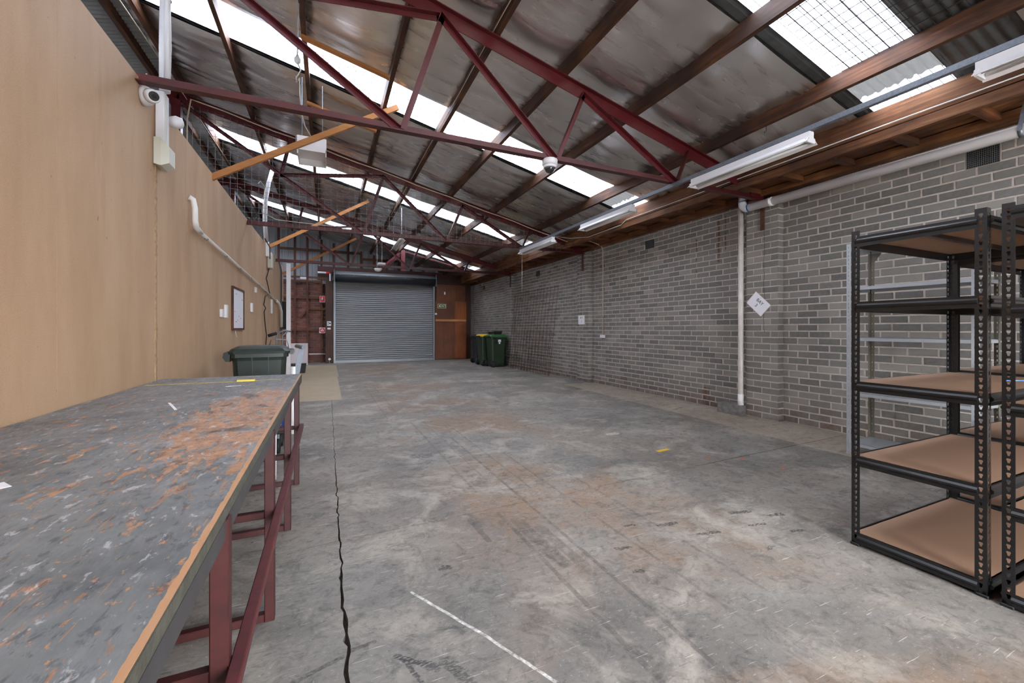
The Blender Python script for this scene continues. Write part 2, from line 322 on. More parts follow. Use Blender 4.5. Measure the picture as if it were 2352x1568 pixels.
# ------------------------------------------------------------------ mesh helpers
WORLD = {}
class MB:
    def __init__(s): s.v = []; s.f = []; s.smooth = []; s.tones = None
    def add(s, vs, fs, sm=False):
        k = len(s.v); s.v += [Vector(v) for v in vs]
        for f in fs: s.f.append([k + i for i in f]); s.smooth.append(sm)
        return s
    def box(s, x0, x1, y0, y1, z0, z1):
        return s.add([(x0, y0, z0), (x1, y0, z0), (x1, y1, z0), (x0, y1, z0), (x0, y0, z1), (x1, y0, z1), (x1, y1, z1), (x0, y1, z1)],
                     [(0, 3, 2, 1), (4, 5, 6, 7), (0, 1, 5, 4), (1, 2, 6, 5), (2, 3, 7, 6), (3, 0, 4, 7)])
    def bbox(s, x0, x1, y0, y1, z0, z1, b=.004):
        # box with chamfered edges (cut corners all round)
        bm = bmesh.new(); k = MB().box(x0, x1, y0, y1, z0, z1)
        vs = [bm.verts.new(v) for v in k.v]; [bm.faces.new([vs[i] for i in f]) for f in k.f]
        bmesh.ops.bevel(bm, geom=list(bm.edges), offset=b, segments=1, affect='EDGES')
        bm.verts.index_update(); s.add([v.co.copy() for v in bm.verts], [[v.index for v in f.verts] for f in bm.faces]); bm.free(); return s
    def bar(s, p, q, u, v, w, h, ou=0, ov=0):
        # rectangular bar p->q, section w along u, h along v, offset (ou,ov)
        p, q = Vector(p), Vector(q); d = (q - p).normalized()
        u = Vector(u); u = (u - d * u.dot(d)).normalized(); v_ = Vector(v); v_ = (v_ - d * v_.dot(d)); v_ = (v_ - u * v_.dot(u)).normalized()
        vs = []
        for c in (p, q):
            for a, b in ((-w / 2, -h / 2), (w / 2, -h / 2), (w / 2, h / 2), (-w / 2, h / 2)): vs.append(c + u * (a + ou) + v_ * (b + ov))
        fs = [(3, 2, 1, 0), (4, 5, 6, 7), (0, 1, 5, 4), (1, 2, 6, 5), (2, 3, 7, 6), (3, 0, 4, 7)]
        if d.cross(u).dot(v_) < 0: fs = [tuple(reversed(f)) for f in fs]
        return s.add(vs, fs)
    def ang(s, p, q, u, v, w, th=.006):
        # L angle: leg along +u and leg along +v from the line p-q
        s.bar(p, q, u, v, w, th, w / 2, th / 2); return s.bar(p, q, u, v, th, w, th / 2, w / 2)
    def tube(s, path, r, n=8, cap=True):
        pts = [Vector(p) for p in path]; k = len(s.v); N = len(pts); ref = None
        for i, p in enumerate(pts):
            d = (pts[min(i + 1, N - 1)] - pts[max(i - 1, 0)]).normalized()
            if ref is None: ref = d.orthogonal().normalized()
            ref = (ref - d * ref.dot(d)).normalized(); b = d.cross(ref)
            rr_ = r[i] if isinstance(r, (list, tuple)) else r
            for j in range(n):
                a = 2 * PI * j / n; s.v.append(p + ref * math.cos(a) * rr_ + b * math.sin(a) * rr_)
        for i in range(N - 1):
            for j in range(n):
                s.f.append([k + i * n + j, k + i * n + (j + 1) % n, k + (i + 1) * n + (j + 1) % n, k + (i + 1) * n + j]); s.smooth.append(n > 4)
        if cap:
            s.f.append([k + j for j in reversed(range(n))]); s.smooth.append(False)
            s.f.append([k + (N - 1) * n + j for j in range(n)]); s.smooth.append(False)
        return s
    def lathe(s, c, prof, n=20, axis='Z'):
        # prof: (radius, along-axis)
        k = len(s.v); c = Vector(c)
        for r, h in prof:
            for j in range(n):
                a = 2 * PI * j / n; x, y = r * math.cos(a), r * math.sin(a)
                s.v.append(c + Vector({'Z': (x, y, h), 'X': (h, x, y), 'Y': (y, h, x)}[axis]))
        for i in range(len(prof) - 1):
            for j in range(n):
                s.f.append([k + i * n + j, k + i * n + (j + 1) % n, k + (i + 1) * n + (j + 1) % n, k + (i + 1) * n + j]); s.smooth.append(True)
        s.f.append([k + j for j in reversed(range(n))]); s.smooth.append(False)
        s.f.append([k + (len(prof) - 1) * n + j for j in range(n)]); s.smooth.append(False)
        return s
    def prism(s, poly, z0, z1):
        n = len(poly)
        return s.add([(x, y, z0) for x, y in poly] + [(x, y, z1) for x, y in poly],
                     [list(reversed(range(n))), [n + i for i in range(n)]] + [(i, (i + 1) % n, n + (i + 1) % n, n + i) for i in range(n)])
    def loft(s, rings, cap=True, smooth=False):
        n = len(rings[0]); k = len(s.v)
        for r_ in rings: s.v += [Vector(p) for p in r_]
        for i in range(len(rings) - 1):
            for j in range(n):
                s.f.append([k + i * n + j, k + i * n + (j + 1) % n, k + (i + 1) * n + (j + 1) % n, k + (i + 1) * n + j]); s.smooth.append(smooth)
        if cap:
            s.f.append([k + j for j in reversed(range(n))]); s.smooth.append(False)
            s.f.append([k + (len(rings) - 1) * n + j for j in range(n)]); s.smooth.append(False)
        return s
    def build(s, name, mat, parent=None, origin=None, smooth_fix=True):
        xs = [v.x for v in s.v]; ys = [v.y for v in s.v]; zs = [v.z for v in s.v]
        o_ = Vector(origin) if origin is not None else Vector(((min(xs) + max(xs)) / 2, (min(ys) + max(ys)) / 2, min(zs)))
        me = bpy.data.meshes.new(name); me.from_pydata([v - o_ for v in s.v], [], s.f)
        me.polygons.foreach_set('use_smooth', s.smooth); me.update()
        if s.tones:
            at = me.attributes.new('tone', 'FLOAT', 'FACE'); at.data.foreach_set('value', s.tones)
        me.materials.append(M[mat] if isinstance(mat, str) else mat)
        o = bpy.data.objects.new(name, me); C.objects.link(o)
        WORLD[o.name] = o_.copy()
        if parent is not None: o.parent = parent; o.location = o_ - WORLD[parent.name]
        else: o.location = o_
        return o
def tag(o, label=None, cat=None, group=None, kind=None):
    if label: o['label'] = label
    if cat: o['category'] = cat
    if group: o['group'] = group
    if kind: o['kind'] = kind
    return o
def thing(name, label, cat, loc, group=None, kind=None):
    o = bpy.data.objects.new(name, None); C.objects.link(o); o.location = loc; o.empty_display_size = .1
    WORLD[o.name] = Vector(loc); return tag(o, label, cat, group, kind)
def struct(name, loc=(0, 0, 0)):
    o = bpy.data.objects.new(name, None); C.objects.link(o); o.location = loc; WORLD[o.name] = Vector(loc); o['kind'] = 'structure'; return o
def copy_tree(o, parent=None):
    c = o.copy(); C.objects.link(c); c.parent = parent
    WORLD[c.name] = WORLD.get(o.name, Vector((0, 0, 0))).copy()
    for ch in list(o.children): copy_tree(ch, c)
    return c
def text_mesh(body, size, loc, right, up, mat, parent, name='lettering', depth=.0008, bold=0):
    cu = bpy.data.curves.new(name, 'FONT'); cu.body = body; cu.size = size; cu.align_x = 'CENTER'; cu.align_y = 'CENTER'; cu.extrude = depth; cu.offset = bold
    tmp = bpy.data.objects.new('tmp', cu); C.objects.link(tmp)
    dg = bpy.context.evaluated_depsgraph_get(); me = bpy.data.meshes.new_from_object(tmp.evaluated_get(dg)); bpy.data.objects.remove(tmp)
    r, u = Vector(right).normalized(), Vector(up).normalized(); n = r.cross(u)
    m = Matrix((r, u, n)).transposed(); me.transform(m.to_4x4()); me.materials.clear(); me.materials.append(M[mat]); me.name = name
    o = bpy.data.objects.new(name, me); C.objects.link(o); o.parent = parent; o.location = Vector(loc) - WORLD[parent.name]; WORLD[o.name] = Vector(loc); return o
def project(x, y, z):
    s, c = math.sin(R(24.097)), math.cos(R(24.097)); f = x * s + y * c
    if f <= .05: return (-1e5, -1e5)
    return 1176 + 948 * (x * c - y * s) / f, 755 - 948 * (z - CAM_H) / f

# ------------------------------------------------------------------ the setting
WX = 5.65; YB = 17.0; YF = -3.3; LX = -7.0
# floor slabs, joints recessed, crack running through them
floor = struct('floor', (0, 0, 0))
MB().box(LX, WX + .2, YF, YB + .2, -.10, -.03).build('floor_base', 'crack_dirt', floor)
def jy(k, x): return {0: 2.637 + .037 * x, 1: 5.835 + .004 * x, 2: 9.6, 3: 13.2}[k]
crack_pts = [(7.9, .083, .004)]
yy = 7.9
random.seed(3)
while yy > 1.35:
    yy -= .035 + .02 * random.random()
    wdt = .0045 + .005 * max(0, (5.0 - yy) / 2.4) ** 1.0 * random.uniform(.4, 1.3)
    if yy < 2.0: wdt += .006 * random.random()
    if yy < 2.3 and random.random() < .4: wdt += .018 * random.random()
    crack_pts.append((yy, .066 + .012 * noise.noise(Vector((0, yy * 3.1, 0))) + random.uniform(-.007, .007), wdt))
while yy > YF: yy -= .3; crack_pts.append((yy, .07 + random.uniform(-.006, .006), .016))
def crack_between(y0, y1):
    out = [p for p in crack_pts if y0 < p[0] < y1]; return out
G = .0045
def slab(poly, mat='concrete'): return MB().prism(poly, -.03, 0).build('slab', mat, floor)
def row(j0, j1, x_left, x_right, mat='concrete'):
    """slab row between two transverse joints, split by the crack where there is one"""
    y0 = (lambda x: YF) if j0 is None else (lambda x: jy(j0, x) + G)
    y1 = (lambda x: YB + .2) if j1 is None else (lambda x: jy(j1, x) - G)
    return y0, y1
SX = lambda y: 4.72 + .038 * (y - 4.0) if y < 8 else 4.87       # edge of the pale strip by the wall
for (j0, j1) in ((None, 0), (0, 1)):
    y0, y1 = row(j0, j1, 0, 0)
    cp = crack_between(y0(.07) + .01, y1(.07) - .01)
    a = [(LX, y0(LX)), (.066 - .006, y0(.07))] + [(x - w_ / 2, y) for (y, x, w_) in reversed(cp)] + [(.066 - .003, y1(.07)), (LX, y1(LX))]
    slab(a)
    re = [(SX(y), y) for y in ((y0(4.7), 2.0, y1(4.7)) if j0 is None else (y0(4.7), 4.2, y1(4.7)))]
    b = [(.066 + .006, y0(.07))] + [re[0]] + [re[1]] + [re[2]] + [(.066 + .003, y1(.07))] + [(x + w_ / 2, y) for (y, x, w_) in cp]
    slab(b)
    slab([(re[0][0] + .003, re[0][1]), (WX + .2, y0(WX)), (WX + .2, y1(WX)), (re[2][0] + .003, re[2][1]), (re[1][0] + .003, re[1][1])], 'concrete_strip')
cp = crack_between(5.86, 7.92)
slab([(LX, jy(1, LX) + G), (.063, jy(1, 0) + G)] + [(x - w_ / 2, y) for (y, x, w_) in reversed(cp)] + [(.075, 7.93), (.075, 9.6), (LX, 9.6)])
slab([(.069, jy(1, 0) + G), (SX(5.9), jy(1, 4.7) + G), (SX(8), 8.05), (WX + .2, 8.05), (WX + .2, 9.6), (.075, 9.6), (.075, 7.93)] + [(x + w_ / 2, y) for (y, x, w_) in cp])
slab([(SX(5.9) + .003, jy(1, 5) + G), (WX + .2, jy(1, 5.6) + G), (WX + .2, 8.047), (SX(8) + .003, 8.047)], 'concrete_strip')
slab([(LX, 9.603), (WX + .2, 9.603), (WX + .2, YB + .2), (LX, YB + .2)])
MB().box(-12, 14, -16, YF, -.1, -.005).build('floor_apron', 'outside_concrete', floor)

# right wall: mortar core with bricks proud of it
wall_r = struct('wall_right', (WX, 6, 0))
MB().box(WX, WX + .25, YF, YB + .2, 0, 3.44).build('wall_core', 'mortar_pale', wall_r)
PIL = [(-.77, -.31), (3.61, 4.07), (8.04, 8.50), (12.45, 12.90)]
PX = 5.54
for (a, b) in PIL: MB().box(PX, WX, a, b, 0, 3.05).build('pilaster_core', 'mortar_pale', wall_r)
MB().box(5.48, WX, 16.55, YB, 0, 3.05).build('pilaster_core', 'mortar_dark', wall_r)
CP, BP, BL, BH = .0873, .25, .236, .0735
VENTS = [(1.633, 1.852, 2.79, 2.955), (6.032, 6.266, 2.79, 2.955), (10.644, 10.864, 2.79, 2.955), (15.23, 15.43, 2.79, 2.955)]
def brick_verts(mb, o_, ua, va, na, L, H, P=.006, ch=.004, jit=.0015, tone=None):
    """brick face: chamfered slab proud of plane; o_=lower corner, ua along, va up, na out"""
    j = lambda: random.uniform(-jit, jit)
    A = [o_ + ua * j() + va * j(), o_ + ua * (L + j()) + va * j(), o_ + ua * (L + j()) + va * (H + j()), o_ + ua * j() + va * (H + j())]
    ins = [(ch, ch), (-ch, ch), (-ch, -ch), (ch, -ch)]
    B = [p + ua * i[0] + va * i[1] + na * (P + random.uniform(-.0015, .0015)) for p, i in zip(A, ins)]
    A = [p - na * .002 for p in A]
    k = len(mb.f)
    fl = [(4, 5, 6, 7), (0, 1, 5, 4), (1, 2, 6, 5), (2, 3, 7, 6), (3, 0, 4, 7)]
    if ua.cross(va).dot(na) < 0: fl = [tuple(reversed(f)) for f in fl]
    mb.add(A + B, fl)
    if mb.tones is None: mb.tones = []
    mb.tones += [tone if tone is not None else min(1, max(0, random.gauss(.5, .22)))] * (len(mb.f) - k)
Yv, Zv, Xn = Vector((0, 1, 0)), Vector((0, 0, 1)), Vector((-1, 0, 0))
random.seed(11)
full = []; field = MB()
segs = [(YF, PIL[0][0]), (PIL[0][1], PIL[1][0]), (PIL[1][1], PIL[2][0]), (PIL[2][1], PIL[3][0]), (PIL[3][1], 16.55)]
for k in range(39):
    z = .006 + k * CP
    for (a, b) in segs:
        y = a - random.uniform(0, .03) - (BP / 2 if k % 2 else 0)
        while y < b:
            y0, y1 = max(y, a), min(y + BL + random.uniform(-.006, .006), b)
            for v in VENTS:
                if y1 > v[0] - .01 and y0 < v[1] + .01 and z + BH > v[2] + .01 and z < v[3] - .01:
                    if v[0] - .01 - y0 > .03: brick_verts(field, Vector((WX, y0, z)), Yv, Zv, Xn, v[0] - .01 - y0, BH)
                    if y1 - v[1] - .01 > .03: brick_verts(field, Vector((WX, v[1] + .01, z)), Yv, Zv, Xn, y1 - v[1] - .01, BH)
                    y1 = y0
            if y1 - y0 > .03:
                if y1 - y0 > BL - .012 and y0 > 1.2 and y0 < 4: full.append((y0, z))
                else: brick_verts(field, Vector((WX, y0, z)), Yv, Zv, Xn, y1 - y0, BH)
            y += BP
full.sort(key=lambda q: (q[0] - 0) ** 2 + WX ** 2 + (q[1] - CAM_H) ** 2 + (0 if 0 <= project(WX, q[0], q[1])[0] <= 2352 else 100))
for (y, z) in full[300:]: brick_verts(field, Vector((WX, y, z)), Yv, Zv, Xn, BL, BH)
variants = []
for i in range(14):
    mb = MB(); brick_verts(mb, Vector((0, 0, 0)), Yv, Zv, Xn, BL, BH, tone=min(1, max(0, random.gauss(.5, .25))))
    o = mb.build('brick', 'grey_brick', wall_r, origin=(0, 0, 0)); variants.append(o.data)
    if i: bpy.data.objects.remove(o)
    else: first = o
for i, (y, z) in enumerate(full[:300]):
    o = first if i == 0 else bpy.data.objects.new('brick', random.choice(variants))
    if i: C.objects.link(o); o.parent = wall_r
    o.location = Vector((WX, y, z)) - WORLD[wall_r.name]
for (a, b) in PIL[1:]:
    for k in range(35):
        z = .006 + k * CP
        ys = [(a, a + .1), (a + .11, a + .345), (a + .357, b)] if k % 2 else [(a, a + .222), (a + .234, b)]
        for (p, q) in ys: brick_verts(field, Vector((PX, p, z)), Yv, Zv, Xn, q - p, BH)
        brick_verts(field, Vector((PX - .003, a, z)), Vector((1, 0, 0)), Zv, Vector((0, -1, 0)), .106, BH)
for k in range(35):
    z = .006 + k * CP
    brick_verts(field, Vector((5.48, 16.55, z)), Vector((1, 0, 0)), Zv, Vector((0, -1, 0)), .165, BH, tone=.05)
fo = field.build('brick_field', 'grey_brick', wall_r); fo['kind'] = 'stuff'
# settlement crack down the near pilaster, cut as a dark recess line proud of nothing
cz = [(3.80 + .012 * noise.noise(Vector((z * 4, 0, 1))) + random.uniform(-.004, .004), z) for z in [1.2 + .045 * i for i in range(40)]]
mb = MB()
for (p, q) in zip(cz, cz[1:]): mb.bar((PX - .0062, p[0], p[1]), (PX - .0062, q[0], q[1]), (0, 1, 0), (1, 0, 0), .0035, .002)
mb.build('crack', 'dark_void', wall_r)

# back wall: red brick, timber studs, vertical ribbed sheet above
wall_b = struct('wall_back', (2, YB, 0))
MB().box(-7, .25, YB, YB + .2, 0, 2.93).build('brick_core', 'mortar_dark', wall_b)
rb = MB(); random.seed(5)
for k in range(34):
    x = -1.9 - (.12 if k % 2 else 0)
    while x < .22:
        brick_verts(rb, Vector((x, YB, .01 + k * .086)), Vector((1, 0, 0)), Zv, Vector((0, -1, 0)), min(.228, .24 - x), .075, P=.008, jit=.003)
        x += .24
r_ = rb.build('red_brick_field', 'red_brick', wall_b); r_['kind'] = 'stuff'
mb = MB(); pts = []                                    # ribbed sheet
x = -7.0
while x < 5.9:
    pts += [(x, 0), (x + .06, 0), (x + .07, -.028), (x + .085, -.028), (x + .095, 0), (x + .15, 0), (x + .155, -.008), (x + .165, -.008), (x + .17, 0)]; x += .2
for (p, q) in zip(pts, pts[1:]):
    top = lambda xx: zr(4.70, xx) if xx > -2.25 else zr(4.70, -2.25) + SLOPE * (xx + 2.25)
    mb.add([(p[0], YB + .2 + p[1], 2.9), (q[0], YB + .2 + q[1], 2.9), (q[0], YB + .2 + q[1], top(q[0])), (p[0], YB + .2 + p[1], top(p[0]))], [(0, 1, 2, 3)])
mb.build('ribbed_sheet', 'corr_back', wall_b)
MB().box(.2, 5.9, YB + .22, YB + .3, 0, 3.0).build('wall_core', 'dark_void', wall_b)
for x in (-1.6, -1.08, -.67, -.20, .22, .73, 1.2, 1.67, 2.15, 2.62, 3.1, 3.6, 4.1, 4.6, 5.1):
    z0 = 0 if x < 0 else 3.35
    MB().box(x - .035, x + .035, YB - .1, YB - .02, z0, zr(4.52, x)).build('stud', 'stud_timber', wall_b)
for (x0, x1, z0, z1) in ((-1.6, -.2, 2.95, 3.04), (-1.6, -.2, 3.12, 3.18), (-1.6, -.2, 2.36, 2.44), (-1.6, -.2, 1.18, 1.26), (-.67, -.0, 1.95, 2.02), (-1.6, 1.2, 4.12, 4.20), (1.2, 2.9, 3.90, 3.98)):
    MB().box(x0, x1, YB - .09, YB - .03, z0, z1).build('nogging', 'old_timber_x', wall_b)
MB().bar((-.92, YB - .06, 1.62), (-.69, YB - .06, 1.97), (0, 1, 0), (0, 0, 1), .05, .06).build('brace', 'stud_timber', wall_b)
MB().box(-.33, 5.6, YB - .22, YB - .12, 3.36, 3.56).build('lintel', 'red_steel_worn', wall_b)
MB().box(-.06, .19, 16.4, 16.55, 0, 3.03).build('door_post', 'dark_board', wall_b)
MB().box(.19, .235, 16.45, 16.55, 0, 3.03).build('door_post', 'stud_timber', wall_b)
MB().box(3.90, 3.98, 16.5, 16.6, 0, 3.35).build('door_post', 'stud_timber', wall_b)
MB().box(-.32, .15, 16.42, 16.55, 3.03, 3.30).build('fascia_board', 'dark_board', wall_b)
# wall behind the photographer, with an unseen open doorway added to let in light; side wall of the far bay
wall_f = struct('wall_front', (0, YF, 0))
for b in ((-7, .9, 0, 5.2), (3.5, 5.9, 0, 5.2), (.9, 3.5, 2.95, 5.2)): MB().box(b[0], b[1], YF - .2, YF, b[2], b[3]).build('wall_panel', 'corr_back', wall_f)
MB().box(LX - .2, LX, YF, YB + .2, 0, 4.2).build('wall_far', 'corr_back', struct('wall_far_side', (LX, 6, 0)))

# partition on the left, in tall sheets
wall_l = struct('wall_left', (-1.25, 6, 0))
PWX = -1.25
jo = [-3.3, -2.0, -.8, .4, 1.6, 2.85, 3.72, 4.93, 6.14, 7.35, 8.56, 9.77, 10.98, 12.19, 13.4, 14.6]
for i, (a, b) in enumerate(zip(jo, jo[1:])):
    off = .0006 * (i % 2); zt = lambda y: 3.07 + .009 * max(0, y - 3)
    MB().add([(PWX - .02, a, 0), (PWX + off, a + .0006, 0), (PWX + off, b - .0006, 0), (PWX - .02, b, 0), (PWX - .02, a, zt(a)), (PWX + off, a + .0006, zt(a)), (PWX + off, b - .0006, zt(b)), (PWX - .02, b, zt(b))],
             [(0, 3, 2, 1), (4, 5, 6, 7), (0, 1, 5, 4), (1, 2, 6, 5), (2, 3, 7, 6), (3, 0, 4, 7)]).build('board_sheet', 'partition_board', wall_l)
MB().box(PWX - .1, PWX - .021, YF, 14.6, 0, 3.04).build('partition_frame', 'old_timber', wall_l)
mb = MB(); random.seed(2)
for i in range(60):
    z = .84 + i * .03; mb.box(PWX, PWX + .004 + random.uniform(0, .003), 4.145 + random.uniform(-.004, .004), 4.18 + random.uniform(-.003, .004), z, z + .0298)
mb.build('cover_strip', 'patch_strip', wall_l)

# ceiling: foil blankets, bare sheet, skylights
ceil_ = struct('ceiling', (1.6, 6, 4.3))
def corr(x0, x1, y0, y1, A, mat, name, parent, left=False, th=0):
    mb = MB(); n = int((y1 - y0) / .0127); rows = []
    for i in range(n + 1):
        y = y0 + (y1 - y0) * i / n; d = .009 * math.sin(2 * PI * y / .0762)
        f = (lambda x: zr(A, x) + d) if not left else (lambda x: zr(A, -2.25) + SLOPE * (x + 2.25) + d)
        rows.append([(x, y, f(x)) for x in (x0, x1)])
    for p, q in zip(rows, rows[1:]): mb.add([p[0], p[1], q[1], q[0]], [(0, 1, 2, 3)], True)
    me = mb.build(name, mat, parent); 
    # merge seams for smooth shading
    bm = bmesh.new(); bm.from_mesh(me.data); bmesh.ops.remove_doubles(bm, verts=bm.verts, dist=1e-5); bm.to_mesh(me.data); bm.free()
    return me
edges = [YF] + [v for s_ in SKYL for v in s_] + [YB + .25]
for i in range(0, len(edges), 2): corr(-2.3, 5.9, edges[i] - .04, edges[i + 1] + .04, 4.715, 'galv_dark', 'roof_sheet', ceil_)
corr(-3.6, -2.2, YF, YB + .25, 4.70, 'corr_paint', 'roof_sheet', ceil_, left=True)
corr(LX - .2, -6.9, YF, YB + .25, 4.70, 'corr_paint', 'roof_sheet', ceil_, left=True)
re_ = [YF] + [v for s_ in REAR_FILL for v in s_] + [YB + .25]
for i in range(0, len(re_), 2): corr(-6.95, -3.55, re_[i] - .04, re_[i + 1] + .04, 4.70, 'corr_paint', 'roof_sheet', ceil_, left=True)
for i, (y0, y1) in enumerate(REAR_FILL): corr(-6.9, -3.6, y0, y1, 4.70, 'skylight_sheet', 'translucent_sheet', struct('window_%d' % (i + 11), (-5.2, (y0 + y1) / 2, 4.3)), left=True)  # these window objects are the unseen strips added for fill light
PUR = [-2.06, -1.14, -.22, .76, 1.57, 2.36, 3.32, 4.42]
bays = PUR + [5.12]
foils = [(YF, 1.25), (2.47, 5.58), (6.34, 9.56), (10.37, 14.2), (15.0, YB + .15)]
for fi, (y0, y1) in enumerate(foils):
    nx, ny = 190, max(24, int((y1 - y0) / .03)); vs = []; mb = MB()
    for j in range(ny + 1):
        y = y0 + (y1 - y0) * j / ny
        for i in range(nx + 1):
            x = -2.25 + 7.6 * i / nx; sag = 0
            for a, b in zip(bays, bays[1:]):
                if a <= x <= b:
                    u = (x - a) / (b - a); sag = math.sin(PI * u) ** .7 * (.034 + .022 * noise.noise(Vector((a, y * .5, fi)))); break
            e_ = min(1, (y - y0) / .12, (y1 - y) / .12)
            ed = 1 - min(1, min(abs(x - p) for p in bays) / .42)
            wr = .5 * noise.noise(Vector((x * .7, y * 4.0, fi * 3))) * .022 + (.12 + ed) * noise.noise(Vector((x * 1.6 + .6 * noise.noise(Vector((x, y, 0))), y * 7, fi))) * .018 + (.04 + ed) * noise.noise(Vector((x * 4, y * 12, 5))) * .007 + .02
            vs.append((x, y, zr(4.695, x) - sag * (.5 + .5 * e_) - .010 * math.log(1 + math.exp(wr / .010)) * (.4 + .6 * e_)))
    fs = [(j * (nx + 1) + i, (j + 1) * (nx + 1) + i, (j + 1) * (nx + 1) + i + 1, j * (nx + 1) + i + 1) for j in range(ny) for i in range(nx)]
    mb.add(vs, fs, True); mb.build('foil_blanket', 'foil', ceil_)
# dark lap flashing on the skylight edges
for (y0, y1) in SKYL[1:]:
    MB().bar((-2.2, y1 + .04, zr(4.70, -2.2)), (5.4, y1 + .04, zr(4.70, 5.4)), (0, 1, 0), (0, 0, 1), .07, .004).build('lap_strip', 'galv_dark', ceil_)
for i, (y0, y1) in enumerate(SKYL):
    wn = struct('window_%d' % (i + 1), (1.6, (y0 + y1) / 2, 4.3))
    corr(-2.28, 5.5, y0, y1, 4.715, 'skylight_sheet', 'translucent_sheet', wn)
# eaves closing board outside
MB().box(5.45, 5.9, YF, YB + .2, 3.435, 3.46).build('eaves_sheet', 'galv_dark', ceil_)

# ------------------------------------------------------------------ roof timbers
names_p = ['dark timber purlin nearest the ridge, beside the grey ribbed roof', 'timber purlin second from the ridge, above the white cable duct', 'timber purlin third from the ridge, with the power lead hanging beside it',
           'timber purlin fourth from the ridge, beside the first truss kink', 'timber purlin carrying a cream cable, right of the truss kink', 'dark timber purlin crossing the middle of the foil, sixth from the ridge',
           'timber purlin second above the strip lights, crossing the clear roof strip', 'lowest broad timber purlin above the strip lights, with small hooks']
for x, lb in zip(PUR, names_p):
    pu = MB().add([(x - .052, YF, zr(4.53, x - .05)), (x, YF, zr(4.53, x - .05)), (x, YB, zr(4.53, x - .05)), (x - .052, YB, zr(4.53, x - .05)), (x - .052, YF, zr(4.69, x - .05)), (x, YF, zr(4.69, x)), (x, YB, zr(4.69, x)), (x - .052, YB, zr(4.69, x - .05))],
             [(0, 3, 2, 1), (4, 5, 6, 7), (0, 1, 5, 4), (1, 2, 6, 5), (2, 3, 7, 6), (3, 0, 4, 7)])\
        .build('purlin', 'old_timber', None)
    tag(pu, lb, 'beam', 'timber roof purlins')
tag(MB().box(-2.45, -2.39, YF, YB, zr(4.50, -2.45), zr(4.70, -2.45)).build('ridge_beam', 'old_timber', None), 'black weathered timber ridge beam above the left partition', 'beam')
for k, (x, lb) in enumerate(((-3.4, 'timber purlin under the grey ribbed roof, first past the ridge'), (-4.5, 'timber purlin under the grey ribbed roof, second past the ridge'))):
    z = zr(4.53, -2.25) + SLOPE * (x + 2.25); tag(MB().box(x, x + .05, YF, YB, z, z + .15).build('rear_purlin', 'old_timber', None), lb, 'beam')

# eave timbers and lined gutter box along the right wall
t_ = thing('eave_beam', 'long weathered timber eave beam running above the grey brick wall', 'beam', (5.08, 6, 3.2))
MB().box(5.05, 5.10, YF, YB, 3.235, 3.45).build('upper_plank', 'old_timber_orange', t_); MB().box(5.045, 5.10, YF, YB, 3.13, 3.222).build('lower_plank', 'old_timber_orange', t_)
t_ = thing('gutter_soffit', 'orange timber lining boards under the box gutter beside the brick wall', 'soffit', (5.3, 6, 3.18))
for (a, b) in ((5.10, 5.245), (5.25, 5.395), (5.40, 5.50)): MB().box(a, b, YF, YB, 3.185, 3.20).build('soffit_board', 'old_timber_orange', t_)
MB().box(5.10, WX - .004, YF, YB, 3.202, 3.206).build('soffit_light_stop', 'galv_dark', t_)  # unseen sheet added to block light showing between the soffit boards
y = -2.9
while y < 16.8: MB().box(5.10, 5.50, y, y + .07, 3.12, 3.184).build('cross_block', 'old_timber_x', t_); y += .56
tag(MB().box(5.50, WX - .004, YF, YB, 3.085, 3.175).build('wall_plate', 'old_timber_orange', None), 'dark stained timber wall plate lying along the top of the brick wall', 'beam')

